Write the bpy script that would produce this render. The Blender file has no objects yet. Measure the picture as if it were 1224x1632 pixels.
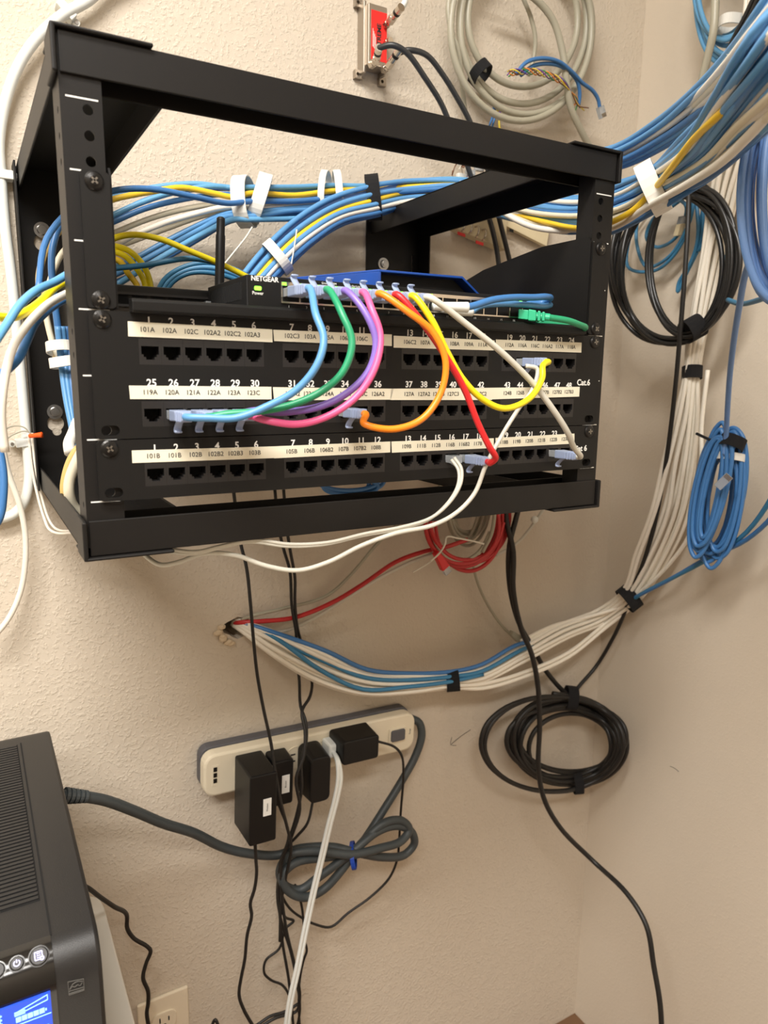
import bpy, bmesh, math, random
from mathutils import Vector, Matrix
random.seed(7)
PI = math.pi
# ------------------------------------------------------------------ camera, world, lights
SC = bpy.context.scene
COL = SC.collection
cam_d = bpy.data.cameras.new('camera'); cam = bpy.data.objects.new('camera', cam_d); COL.objects.link(cam)
cam_d.sensor_fit = 'VERTICAL'; cam_d.sensor_height = 36.0; cam_d.lens = 1155.5/1632*36.0
cam_d.clip_start = 0.02; cam_d.clip_end = 30
FX = Vector((0.86838, -0.49575, 0.01204)); FD = Vector((-0.0808, -0.16540, -0.98291)); FW = Vector((0.48927, 0.85257, -0.18368))
CP = Vector((-0.31848, -0.54331, 1.465-0.17599))
M = Matrix(((FX.x, -FD.x, -FW.x, CP.x), (FX.y, -FD.y, -FW.y, CP.y), (FX.z, -FD.z, -FW.z, CP.z), (0, 0, 0, 1)))
cam.matrix_world = M
cam_d.dof.use_dof = True; cam_d.dof.focus_distance = 0.70; cam_d.dof.aperture_fstop = 9.0
SC.camera = cam
SC.view_settings.view_transform = 'Standard'; SC.view_settings.look = 'None'
SC.view_settings.gamma = 1.0; SC.view_settings.use_curve_mapping = False
SC.view_settings.exposure = 0.54
w = bpy.data.worlds.new('world'); SC.world = w; w.use_nodes = True
w.node_tree.nodes['Background'].inputs[0].default_value = (1.0, 0.93, 0.85, 1); w.node_tree.nodes['Background'].inputs[1].default_value = 0.03
LIGHT_W = 58.0
LIGHT_C = (1.0, 0.96, 0.91)

# ------------------------------------------------------------------ coordinates (mm in the rack's own frame -> world metres)
WALLY, WALLX = 368.0, 674.0
def P(x, y, z): return Vector((x/1000, y/1000, 1.465 - z/1000))
def ray(u, v): return FX*((u-612)/1155.5) + FD*((v-816)/1155.5) + FW
def aY(u, v, y): d = ray(u, v); return CP + d*((y/1000-CP.y)/d.y)
def aX(u, v, x): d = ray(u, v); return CP + d*((x/1000-CP.x)/d.x)
def aZ(u, v, z): d = ray(u, v); return CP + d*((1.465-z/1000-CP.z)/d.z)
def aD(u, v, dep): return CP + ray(u, v)*(dep/1000)
def aW(u, v, off):
    d = ray(u, v); ts = []
    for t in (((WALLY-off)/1000-CP.y)/d.y, ((WALLX-off)/1000-CP.x)/d.x):
        if t > 0: ts.append(t)
    return CP + d*min(ts)
def depth(p): return (p-CP).dot(FW)*1000
FN = {'Y': aY, 'X': aX, 'Z': aZ, 'D': aD, 'W': aW}
def pts(mode, *a):
    out = []
    for q in a:
        if isinstance(q, Vector): out.append(q)
        elif isinstance(q[0], str): out.append(FN[q[0]](*q[1:]))
        else: out.append(FN[mode](*q))
    return out

# ------------------------------------------------------------------ materials
MATS = {}
def mat(name, col, rough=0.5, metal=0.0, bump=0.0, bscale=200.0, trans=0.0, emit=None, estr=0.0, coat=0.0, spec=0.5, vary=0.0, vscale=20.0, sss=0.0):
    m = bpy.data.materials.new(name); m.use_nodes = True
    nt = m.node_tree; b = nt.nodes['Principled BSDF']
    c = (col[0], col[1], col[2], 1)
    b.inputs['Base Color'].default_value = c; b.inputs['Roughness'].default_value = rough
    b.inputs['Metallic'].default_value = metal; b.inputs['Specular IOR Level'].default_value = spec
    if trans: b.inputs['Transmission Weight'].default_value = trans
    if coat: b.inputs['Coat Weight'].default_value = coat; b.inputs['Coat Roughness'].default_value = 0.15
    if emit: b.inputs['Emission Color'].default_value = (*emit, 1); b.inputs['Emission Strength'].default_value = estr
    tc = nt.nodes.new('ShaderNodeTexCoord')
    if vary:
        n = nt.nodes.new('ShaderNodeTexNoise'); n.inputs['Scale'].default_value = vscale; n.inputs['Detail'].default_value = 4
        r = nt.nodes.new('ShaderNodeMixRGB'); r.inputs[1].default_value = c
        r.inputs[2].default_value = (col[0]*(1-vary), col[1]*(1-vary), col[2]*(1-vary), 1)
        nt.links.new(tc.outputs['Object'], n.inputs['Vector']); nt.links.new(n.outputs['Fac'], r.inputs[0]); nt.links.new(r.outputs[0], b.inputs['Base Color'])
    if bump:
        n = nt.nodes.new('ShaderNodeTexNoise'); n.inputs['Scale'].default_value = bscale; n.inputs['Detail'].default_value = 3
        bp = nt.nodes.new('ShaderNodeBump'); bp.inputs['Strength'].default_value = bump; bp.inputs['Distance'].default_value = 0.001
        nt.links.new(tc.outputs['Object'], n.inputs['Vector']); nt.links.new(n.outputs['Fac'], bp.inputs['Height']); nt.links.new(bp.outputs['Normal'], b.inputs['Normal'])
    MATS[name] = m
    return m
def srgb(r, g, b):
    f = lambda c: (c/255/12.92) if c/255 <= 0.04045 else ((c/255+0.055)/1.055)**2.4
    return (f(r), f(g), f(b))
def wall_mat(name='painted_wall', relief=0.55):
    m = bpy.data.materials.new(name); m.use_nodes = True; nt = m.node_tree; b = nt.nodes['Principled BSDF']
    b.inputs['Roughness'].default_value = 0.55; b.inputs['Specular IOR Level'].default_value = 0.35
    tc = nt.nodes.new('ShaderNodeTexCoord')
    n = nt.nodes.new('ShaderNodeTexNoise'); n.inputs['Scale'].default_value = 3.0; n.inputs['Detail'].default_value = 3
    mx = nt.nodes.new('ShaderNodeMixRGB'); mx.inputs[1].default_value = (*srgb(212, 202, 186), 1); mx.inputs[2].default_value = (*srgb(205, 193, 175), 1)
    nt.links.new(tc.outputs['Object'], n.inputs['Vector']); nt.links.new(n.outputs['Fac'], mx.inputs[0]); nt.links.new(mx.outputs[0], b.inputs['Base Color'])
    a = nt.nodes.new('ShaderNodeTexNoise'); a.inputs['Scale'].default_value = 240; a.inputs['Detail'].default_value = 2.5; a.inputs['Roughness'].default_value = 0.55
    r = nt.nodes.new('ShaderNodeValToRGB'); r.color_ramp.elements[0].position = 0.50; r.color_ramp.elements[1].position = 0.66
    a2 = nt.nodes.new('ShaderNodeTexNoise'); a2.inputs['Scale'].default_value = 60; a2.inputs['Detail'].default_value = 2
    ad = nt.nodes.new('ShaderNodeMath'); ad.operation = 'MULTIPLY_ADD'; ad.inputs[1].default_value = 0.6
    bp = nt.nodes.new('ShaderNodeBump'); bp.inputs['Strength'].default_value = relief; bp.inputs['Distance'].default_value = 0.0012
    nt.links.new(tc.outputs['Object'], a.inputs['Vector']); nt.links.new(tc.outputs['Object'], a2.inputs['Vector'])
    nt.links.new(a.outputs['Fac'], r.inputs[0]); nt.links.new(r.outputs[0], ad.inputs[0]); nt.links.new(a2.outputs['Fac'], ad.inputs[2])
    nt.links.new(ad.outputs[0], bp.inputs['Height']); nt.links.new(bp.outputs['Normal'], b.inputs['Normal'])
    return m
WALL = wall_mat(); WALLR = wall_mat('painted_side_wall', 0.2)
CEIL = mat('ceiling_paint', srgb(222, 216, 205), 0.9)
WALLD = mat('bounce_cut_wall', srgb(150, 138, 122), 0.8)  # for the unseen left and front walls, darkened to cut bounce light
FLOOR = mat('floor_vinyl', srgb(120, 88, 62), 0.5, vary=0.3)
RACK = mat('black_powder_coat', (0.0075, 0.0066, 0.006), 0.5, spec=0.32, bump=0.06, bscale=900)
PANEL = mat('black_panel', (0.006, 0.0056, 0.0052), 0.52, spec=0.3, bump=0.04, bscale=900)
BLK = mat('black_plastic', (0.006, 0.006, 0.006), 0.42, spec=0.35)
BLKM = mat('matte_black_plastic', (0.005, 0.005, 0.0055), 0.6)
PORTM = mat('port_black', (0.013, 0.012, 0.012), 0.45)
DARK = mat('port_cavity', (0.003, 0.003, 0.003), 0.9)
VELB = mat('black_velcro', (0.006, 0.006, 0.007), 0.95, bump=0.3, bscale=2500)
VELW = mat('white_velcro', srgb(226, 224, 216), 0.85, bump=0.3, bscale=2500)
WHT = mat('white_print', srgb(235, 235, 230), 0.5)
INK = mat('black_print', (0.02, 0.02, 0.02), 0.6)
TAPE = mat('label_tape', srgb(231, 226, 204), 0.45)
SCREW = mat('black_screw', (0.02, 0.019, 0.018), 0.28, metal=0.6)
SCREWI = mat('screw_recess', (0.30, 0.28, 0.25), 0.35, metal=0.9)
ZINC = mat('zinc_metal', (0.55, 0.54, 0.52), 0.3, metal=1.0)
NICK = mat('nickel_metal', (0.62, 0.56, 0.48), 0.22, metal=1.0)
CAST = mat('cast_metal', (0.42, 0.37, 0.31), 0.38, metal=0.9, bump=0.1)
RED = mat('red_label', srgb(232, 40, 36), 0.45)
BLUE = mat('blue_jacket', srgb(92, 150, 202), 0.38)
BLUE2 = mat('deep_blue_jacket', srgb(64, 118, 176), 0.38)
TEAL = mat('teal_blue_jacket', srgb(58, 124, 164), 0.4)
PERI = mat('periwinkle_blue_jacket', srgb(108, 148, 208), 0.36)
SKY = mat('sky_blue_jacket', srgb(98, 160, 204), 0.38)
YEL = mat('yellow_jacket', srgb(240, 200, 50), 0.38)
YEL2 = mat('lemon_jacket', srgb(240, 222, 30), 0.35)
WJ = mat('white_jacket', srgb(236, 230, 216), 0.4)
WJ2 = mat('cream_jacket', srgb(226, 217, 192), 0.45)
WJ3 = mat('cool_white_jacket', srgb(226, 229, 224), 0.4)
TAN = mat('tan_jacket', srgb(206, 176, 108), 0.45)
GRAYJ = mat('grey_jacket', srgb(168, 164, 146), 0.4)
GRAYD = mat('slate_jacket', srgb(62, 68, 70), 0.5)
LGRAY = mat('light_grey_jacket', srgb(206, 204, 192), 0.4)
BJ = mat('black_jacket', (0.012, 0.012, 0.012), 0.33)
BJM = mat('black_rubber_jacket', (0.012, 0.011, 0.010), 0.5)
COAX = mat('coax_jacket', (0.03, 0.032, 0.034), 0.35)
GRN = mat('green_jacket', srgb(40, 150, 105), 0.38)
PUR = mat('purple_jacket', srgb(132, 106, 190), 0.38)
PNK = mat('pink_jacket', srgb(236, 96, 150), 0.38)
REDC = mat('shaded_red_jacket', srgb(186, 40, 42), 0.4)  # red jacket darkened: the shade under the rack is put into the colour
ORG = mat('orange_jacket', srgb(248, 140, 30), 0.38)
REDJ = mat('red_jacket', srgb(214, 38, 42), 0.38)
BOOT = mat('clear_blue_boot', srgb(182, 198, 232), 0.3, trans=0.4, coat=0.3)
CLEAR = mat('clear_plug', srgb(216, 222, 226), 0.12, trans=0.6, coat=0.4)
GBOOT = mat('green_boot', srgb(48, 176, 130), 0.35)
LEDG = mat('green_led', (0.2, 0.9, 0.05), 0.4, emit=(0.25, 1.0, 0.05), estr=1.4)
BLUEM = mat('blue_metal', srgb(32, 84, 178), 0.35, coat=0.3)
BEIGE = mat('beige_plastic', srgb(222, 208, 172), 0.45)
STRIPW = mat('ivory_plastic', srgb(224, 214, 190), 0.4)
OUTL = mat('outlet_plastic', srgb(232, 220, 196), 0.35)
STRIPG = mat('dark_grey_plastic', (0.09, 0.09, 0.10), 0.5)
UPSM = mat('charcoal_plastic', (0.014, 0.0135, 0.0135), 0.42, bump=0.15, bscale=1400)
GLOSS = mat('gloss_black', (0.006, 0.006, 0.006), 0.12, coat=0.6)
SILV = mat('chrome_trim', (0.6, 0.6, 0.6), 0.18, metal=1.0)
LCD = mat('lcd_blue', (0.01, 0.05, 0.5), 0.3, emit=(0.012, 0.06, 0.5), estr=0.6)
LCDI = mat('lcd_light', (0.3, 0.6, 1.0), 0.3, emit=(0.3, 0.62, 1.0), estr=0.6)
ICON = mat('icon_light', (0.6, 0.6, 1.0), 0.3, emit=(0.62, 0.62, 1.0), estr=0.55)
LOGO = mat('grey_print', srgb(92, 90, 86), 0.5)
TABLE = mat('white_laminate', srgb(214, 208, 196), 0.4)
PLAS = mat('bare_plaster', srgb(214, 196, 168), 0.95, bump=0.8, bscale=300)
ORNUT = mat('orange_plastic', srgb(240, 92, 28), 0.4)
RUST = mat('rust_orange', srgb(176, 84, 40), 0.5)
ZIP = mat('nylon_tie', srgb(226, 222, 208), 0.4)
BRACE = mat('blue_rubber', srgb(22, 66, 165), 0.5)
PENM = mat('pencil_mark', (0.06, 0.05, 0.045), 0.8)
DIFF = mat('light_diffuser', (0.9, 0.9, 0.9), 0.6)
W1 = {'o': mat('wire_orange', srgb(226, 140, 50), 0.4), 'g': mat('wire_green', srgb(60, 140, 70), 0.4), 'p': mat('wire_violet', srgb(110, 70, 150), 0.4), 'y': mat('wire_yellow', srgb(226, 200, 70), 0.4), 'n': mat('wire_brown', srgb(120, 74, 44), 0.4)}

# ------------------------------------------------------------------ mesh helpers
def mob(name, bm, m, parent=None, smooth=False, bevel=0.0):
    me = bpy.data.meshes.new(name)
    bmesh.ops.recalc_face_normals(bm, faces=bm.faces[:]) if not getattr(bm, 'keep', False) else None
    bm.to_mesh(me); bm.free()
    o = bpy.data.objects.new(name, me); COL.objects.link(o)
    for mm in (m if isinstance(m, (list, tuple)) else [m]): me.materials.append(mm)
    if smooth:
        for p in me.polygons: p.use_smooth = True
    if bevel:
        b = o.modifiers.new('bevel', 'BEVEL'); b.width = bevel/1000; b.segments = 2; b.limit_method = 'ANGLE'; b.angle_limit = 0.6
    if parent is not None: o.parent = parent
    return o
def tag(o, label, cat, group=None):
    o['label'] = label; o['category'] = cat
    if group: o['group'] = group
    return o
def struct(o): o['kind'] = 'structure'; return o
def empty(name, label, cat, group=None):
    o = bpy.data.objects.new(name, None); COL.objects.link(o); o.empty_display_size = 0.02
    return tag(o, label, cat, group)
def hexa(bm, c, mi=0):
    vs = [bm.verts.new(p) for p in c]
    for f in ((0, 1, 2, 3), (7, 6, 5, 4), (0, 4, 5, 1), (1, 5, 6, 2), (2, 6, 7, 3), (3, 7, 4, 0)):
        bm.faces.new([vs[i] for i in f]).material_index = mi
    return vs
def box(bm, x0, x1, y0, y1, z0, z1, mi=0):
    hexa(bm, [P(x0, y0, z0), P(x1, y0, z0), P(x1, y1, z0), P(x0, y1, z0), P(x0, y0, z1), P(x1, y0, z1), P(x1, y1, z1), P(x0, y1, z1)], mi)
def prism(bm, poly, vec, mi=0):
    """closed polygon (world points) extruded along vec"""
    a = [bm.verts.new(p) for p in poly]; b = [bm.verts.new(p+vec) for p in poly]; n = len(a)
    bm.faces.new(a).material_index = mi; bm.faces.new(b[::-1]).material_index = mi
    for i in range(n): bm.faces.new((a[i], b[i], b[(i+1) % n], a[(i+1) % n])).material_index = mi
def rrect(cx, cz, hx, hz, r, n=5):
    out = []
    for (sx, sz, a0) in ((1, 1, 0), (-1, 1, PI/2), (-1, -1, PI), (1, -1, 1.5*PI)):
        for k in range(n+1):
            a = a0 + PI/2*k/n
            out.append((cx + sx*(hx-r) + r*math.cos(a), cz + sz*(hz-r) + r*math.sin(a)))
    return out
def frame_of(t):
    up = Vector((0, 0, 1)) if abs(t.z) < 0.9 else Vector((1, 0, 0))
    e1 = t.cross(up).normalized(); return e1, t.cross(e1).normalized()
def catmull(p, sub=6, closed=False):
    n = len(p); out = []
    if n == 2 and not closed: return list(p)
    rng = range(n if closed else n-1)
    for i in rng:
        if closed: a, b, c, d = p[(i-1) % n], p[i], p[(i+1) % n], p[(i+2) % n]
        else:
            b, c = p[i], p[i+1]; a = p[i-1] if i else b*2-c; d = p[i+2] if i+2 < n else c*2-b
        # centripetal
        t1 = max((b-a).length, 1e-6)**.5; t2 = t1+max((c-b).length, 1e-6)**.5; t3 = t2+max((d-c).length, 1e-6)**.5
        for k in range(sub):
            t = t1+(t2-t1)*k/sub
            A1 = a*((t1-t)/t1)+b*(t/t1); A2 = b*((t2-t)/(t2-t1))+c*((t-t1)/(t2-t1)); A3 = c*((t3-t)/(t3-t2))+d*((t-t2)/(t3-t2))
            B1 = A1*((t2-t)/t2)+A2*(t/t2); B2 = A2*((t3-t)/(t3-t1))+A3*((t-t1)/(t3-t1))
            out.append(B1*((t2-t)/(t2-t1))+B2*((t-t1)/(t2-t1)))
    if not closed: out.append(p[-1])
    return out
def tube(bm, p, r, n=10, closed=False, sub=6, mi=0, flat=None, raw=False):
    """r in mm: number or function of 0..1; flat=(width,thick) mm gives a ribbon section"""
    q = p if raw else catmull(p, sub, closed); m = len(q)
    T = []
    for i in range(m):
        if closed: T.append((q[(i+1) % m]-q[i-1]).normalized())
        else: T.append((q[min(i+1, m-1)]-q[max(i-1, 0)]).normalized())
    e1, _ = frame_of(T[0]); rings = []
    for i in range(m):
        t = T[i]; e1 = (e1-t*e1.dot(t)); e1 = e1.normalized() if e1.length > 1e-6 else frame_of(t)[0]; e2 = t.cross(e1)
        rr = (r(i/(m-1)) if callable(r) else r)/1000; ring = []
        for k in range(n):
            a = 2*PI*k/n
            if flat:
                ring.append(bm.verts.new(q[i]+e1*(math.copysign(abs(math.cos(a))**.5, math.cos(a))*flat[0]/2000)+e2*(math.copysign(abs(math.sin(a))**.5, math.sin(a))*flat[1]/2000)))
            else: ring.append(bm.verts.new(q[i]+(e1*math.cos(a)+e2*math.sin(a))*rr))
        rings.append(ring)
    for i in range(m if closed else m-1):
        a, b = rings[i], rings[(i+1) % m]
        for k in range(n): bm.faces.new((a[k], a[(k+1) % n], b[(k+1) % n], b[k])).material_index = mi
    if not closed:
        bm.faces.new(rings[0][::-1]).material_index = mi; bm.faces.new(rings[-1]).material_index = mi
def cable(name, label, m, r, p, group=None, n=10, sub=6, cat='cable', closed=False, parent=None):
    bm = bmesh.new(); tube(bm, p, r, n=n, sub=sub, closed=closed)
    o = mob(name, bm, m, parent, smooth=True)
    if parent is None: tag(o, label, cat, group)
    return o
def cyl(bm, c, ax, r, h, n=20, r2=None, mi=0):
    """from c along unit ax for h mm"""
    e1, e2 = frame_of(ax); r2 = r if r2 is None else r2
    a = [bm.verts.new(c+(e1*math.cos(2*PI*k/n)+e2*math.sin(2*PI*k/n))*r/1000) for k in range(n)]
    b = [bm.verts.new(c+ax*h/1000+(e1*math.cos(2*PI*k/n)+e2*math.sin(2*PI*k/n))*r2/1000) for k in range(n)]
    bm.faces.new(a[::-1]).material_index = mi; bm.faces.new(b).material_index = mi
    for k in range(n): bm.faces.new((a[k], a[(k+1) % n], b[(k+1) % n], b[k])).material_index = mi
YM = Vector((0, -1, 0)); ZP = Vector((0, 0, 1)); XP = Vector((1, 0, 0))
def cut(o, bmc):
    """boolean-subtract a closed mesh from o, baked at once"""
    me = bpy.data.meshes.new('cutter'); bmesh.ops.recalc_face_normals(bmc, faces=bmc.faces[:]); bmc.to_mesh(me); bmc.free()
    c = bpy.data.objects.new('cutter', me); COL.objects.link(c)
    md = o.modifiers.new('cut', 'BOOLEAN'); md.operation = 'DIFFERENCE'; md.object = c; md.solver = 'EXACT'; md.use_self = True
    dg = bpy.context.evaluated_depsgraph_get(); new = bpy.data.meshes.new_from_object(o.evaluated_get(dg), depsgraph=dg)
    o.modifiers.remove(md); o.data = new
    bpy.data.objects.remove(c); bpy.data.meshes.remove(me)
def text_bm(bm, items, rot=None, mi=0):
    """items: (string, world centre, size mm, bold) drawn facing the camera side of the back wall, or with the (right, up) pair rot"""
    right, up = rot or (XP, ZP); nrm = right.cross(up)
    for s, c, size, bold in items:
        cu = bpy.data.curves.new('t', 'FONT'); cu.body = s; cu.size = 1.0; cu.align_x = 'CENTER'; cu.align_y = 'CENTER'; cu.offset = bold; cu.extrude = 0.02; cu.resolution_u = 3
        o = bpy.data.objects.new('t', cu); COL.objects.link(o)
        bpy.context.view_layer.update()
        me = bpy.data.meshes.new_from_object(o.evaluated_get(bpy.context.evaluated_depsgraph_get()))
        vs = [bm.verts.new(c+(right*v.co.x+up*v.co.y+nrm*v.co.z)*size/1000) for v in me.vertices]
        for f in me.polygons:
            try: bm.faces.new([vs[i] for i in f.vertices]).material_index = mi
            except ValueError: pass
        bpy.data.objects.remove(o); bpy.data.curves.remove(cu); bpy.data.meshes.remove(me)
def text_ob(name, items, m, parent=None, rot=None):
    bm = bmesh.new(); text_bm(bm, items, rot); return mob(name, bm, m, parent)
def strap(name, label, m, c, tang, lat, hl, hd, width, thick=1.6, cat='cable tie', group=None, n=28, tilt=0.0):
    """band of given width round a bundle; hl, hd = half sizes (mm) along lat and across it"""
    t = tang.normalized(); l = (lat-t*lat.dot(t)).normalized(); d = t.cross(l)
    bm = bmesh.new(); R = []
    for k in range(n):
        a = 2*PI*k/n; ca, sa = math.cos(a), math.sin(a)
        f = lambda q, p=0.8: math.copysign(abs(q)**p, q)
        rad = lambda g: c+l*(f(ca)*(hl+g)/1000)+d*(f(sa)*(hd+g)/1000)+t*(tilt*sa*hl/1000)
        R.append([bm.verts.new(rad(0)-t*width/2000), bm.verts.new(rad(thick)-t*width/2000), bm.verts.new(rad(thick)+t*width/2000), bm.verts.new(rad(0)+t*width/2000)])
    for k in range(n):
        a, b = R[k], R[(k+1) % n]
        for j in range(4): bm.faces.new((a[j], b[j], b[(j+1) % 4], a[(j+1) % 4]))
    o = mob(name, bm, m, smooth=False, bevel=0.3)
    if label: tag(o, label, cat, group)
    return o
def strap_px(name, label, m, mode, u, v, val, du, dv, hpx, hd, width, **k):
    c = FN[mode](u, v, val); dep = depth(c); n = math.hypot(du, dv); du, dv = du/n, dv/n
    return strap(name, label, m, c, aD(u+du*10, v+dv*10, dep)-c, aD(u-dv*10, v+du*10, dep)-c, hpx*dep/1155.5, hd, width, **k)

# ------------------------------------------------------------------ room
def room():
    def slab(name, x0, x1, y0, y1, z0, z1, m):
        bm = bmesh.new(); box(bm, x0, x1, y0, y1, z0, z1); return struct(mob(name, bm, m))
    slab('wall_back', -1700, WALLX+100, WALLY, WALLY+100, -1135, 1465, WALL)
    slab('wall_right', WALLX, WALLX+100, -2100, WALLY, -1135, 1465, WALLR)
    slab('wall_left', -1800, -1700, -2100, WALLY+100, -1135, 1465, WALLD)
    slab('wall_front', -1800, WALLX+100, -2200, -2100, -1135, 1465, WALLD)
    slab('floor', -1800, WALLX+100, -2200, WALLY+100, 1465, 1565, FLOOR)
    slab('ceiling', -1800, WALLX+100, -2200, WALLY+100, -1235, -1135, CEIL)
room()
def ceiling_lamp(x, y, hx, hy, label, k):
    e = empty('ceiling_light', label, 'ceiling light')
    bm = bmesh.new()
    for (a, b, c, d) in ((-hx-20, -hx, -hy-20, hy+20), (hx, hx+20, -hy-20, hy+20), (-hx, hx, -hy-20, -hy), (-hx, hx, hy, hy+20)): box(bm, x+a, x+b, y+c, y+d, -1135, -1095)
    mob('frame', bm, WHT, e)
    L = bpy.data.lights.new('lamp_tube_light', 'AREA'); L.shape = 'RECTANGLE'; L.size = 2*hx/1000; L.size_y = 2*hy/1000; L.energy = LIGHT_W*k; L.color = LIGHT_C
    lo = bpy.data.objects.new('lamp_tube_light', L); COL.objects.link(lo); lo.location = P(x, y, -1100); lo.parent = e
ceiling_lamp(-900, -650, 600, 150, 'long white fluorescent ceiling light nearest the rack wall', 0.72)
ceiling_lamp(-900, -1500, 600, 150, 'added unseen fill light on the ceiling, farther from the rack wall', 0.5)  # second lamp, added as frontal fill for the panel labels
# ------------------------------------------------------------------ the wall rack
U = 44.45
def screw(parent, x, z, y=-2, r=6.2):
    bm = bmesh.new(); c = P(x, y, z)
    for h0, ra, rb, h in ((0, r, r, 0.6), (0.6, r, r*.82, 0.9), (1.5, r*.82, r*.45, 0.7)): cyl(bm, c+YM*h0/1000, YM, ra, h, 22, rb)
    s = mob('screw', bm, SCREW, parent, smooth=False)
    bm = bmesh.new(); a = random.uniform(0, 1.5)
    for k in (0, 1):
        d = XP*math.cos(a+k*PI/2)+ZP*math.sin(a+k*PI/2); e = YM.cross(d); q = c+YM*1.2/1000
        hexa(bm, [q-d*.0026-e*.0006, q+d*.0026-e*.0006, q+d*.0026+e*.0006, q-d*.0026+e*.0006]+[p+YM*.0012 for p in (q-d*.0026-e*.0006, q+d*.0026-e*.0006, q+d*.0026+e*.0006, q-d*.0026+e*.0006)])
    mob('cross_recess', bm, SCREWI, s)
def build_rack():
    e = empty('wall_mount_rack', 'black open steel equipment rack bolted to the wall, holding the patch panels', 'equipment rack')
    e.location = (0, 0, 0)
    # front cross bars: channels open towards the middle of the frame
    for zo, zi in ((-38, -13), (306, 280)):
        bm = bmesh.new()
        box(bm, -249, 249, 0, 2, min(zo, zi), max(zo, zi)); s = 2 if zo < 0 else -2
        box(bm, -249, 249, 2, 34, min(zo, zo+s), max(zo, zo+s)); box(bm, -249, 249, 32, 34, min(zo+s, zi), max(zo+s, zi))
        mob('front_bar', bm, RACK, e, bevel=0.7)
    # posts with rail holes, side flange and inner flange
    for s in (-1, 1):
        bm = bmesh.new()
        X = lambda a, b: (min(s*a, s*b), max(s*a, s*b))
        box(bm, *X(224, 250), 2, 4, -38, 300); box(bm, *X(248, 250), 4, 36, -38, 300); box(bm, *X(224, 226), 4, 24, -38, 300)
        o = mob('post', bm, RACK, e)
        cb = bmesh.new()
        for k in range(6):
            for dz in (6.35, 22.2, 38.1): cyl(cb, P(s*233, 8, k*U+dz), YM, 3.4, 12, 16)
        for z in (6, 22, 38, 148, 164, 270, 286): cyl(cb, P(s*240, 14, z), XP*s, 2.4, 16, 12)
        cut(o, cb)
        for k in range(7):
            bm = bmesh.new(); box(bm, *X(226.5, 246.5), 1.85, 2.1, k*U-0.5, k*U+0.5); mob('unit_mark', bm, WHT, e)
        for zo, zi in ((-38, -13), (306, 281)):
            sg = 1 if zo < 0 else -1
            # side arms: wide channels whose mouth faces the middle of the frame
            bm = bmesh.new()
            box(bm, *X(177, 252), 34.5, 366, min(zo, zo+sg*2), max(zo, zo+sg*2))
            box(bm, *X(250, 252), 6, 366, min(zo, zi), max(zo, zi)); box(bm, *X(177, 179), 34.5, 366, min(zo, zi), max(zo, zi))
            mob('side_arm', bm, RACK, e, bevel=0.6)
            # wrap-round corner plates, standing just proud of the bars
            bm = bmesh.new()
            yz = [(-3, 0), (40, 0)]
            box(bm, *X(190, 253), -3, 50, min(zo-sg*3, zo-sg*.4), max(zo-sg*3, zo-sg*.4))
            box(bm, *X(250.6, 254), -3, 30, min(zo-sg*3, zi+sg*1), max(zo-sg*3, zi+sg*1))
            mob('corner_plate', bm, RACK, e, bevel=1.2)
        # rear plate against the wall with keyhole slots
        bm = bmesh.new(); box(bm, *X(170, 256), 364, 366.5, -38, 306); o = mob('rear_plate', bm, RACK, e)
        cb = bmesh.new(); bx = 231 if s < 0 else 196
        for bz in (24, 220):
            cyl(cb, P(s*bx, 369, bz+13), YM, 9, 8, 20); cyl(cb, P(s*bx+1, 369, bz+22), YM, 5, 8, 16)
        if s > 0: box(cb, 242, 244.5, 360, 370, 8, 40)
        cut(o, cb)
        bm = bmesh.new(); box(bm, *X(254, 256), 338, 364, -38, 306); mob('rear_flange', bm, RACK, e, bevel=0.5)
        for bz in (24, 220):
            bm = bmesh.new(); c = P(s*bx, 364, bz)
            cyl(bm, c, YM, 8.2, 1.4, 24); cyl(bm, c+YM*.0014, YM, 5.5, 2.6, 24, 4.6); cyl(bm, c+YM*.004, YM, 3.2, .8, 6)
            mob('bolt', bm, ZINC, e)
build_rack()

def plate_panel(name, label, cat, x0, x1, z0, z1, holes, slots, m=PANEL):
    """2 mm front plate in the plane y = -2..0 with rectangular holes, plus top/bottom returns"""
    e = empty(name, label, cat)
    bm = bmesh.new(); rr = rrect((x0+x1)/2, (z0+z1)/2, (x1-x0)/2, (z1-z0)/2, 4)
    prism(bm, [P(a, -2, b) for a, b in rr], Vector((0, .0019, 0)))
    o = mob('faceplate', bm, m, e)
    cb = bmesh.new()
    for a, b, c, d in holes: box(cb, a, b, -6, 4, c, d)
    for cx, cz in slots:
        prism(cb, [P(q, -6, r_) for q, r_ in rrect(cx, cz, 6.2, 3.6, 3.5)], Vector((0, .0075, 0)))
    cut(o, cb)
    bm = bmesh.new(); box(bm, -222, 222, 0, 22, z0, z0+1.4); box(bm, -222, 222, 0, 22, z1-1.4, z1)
    mob('return_flange', bm, m, e)
    return e
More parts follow.
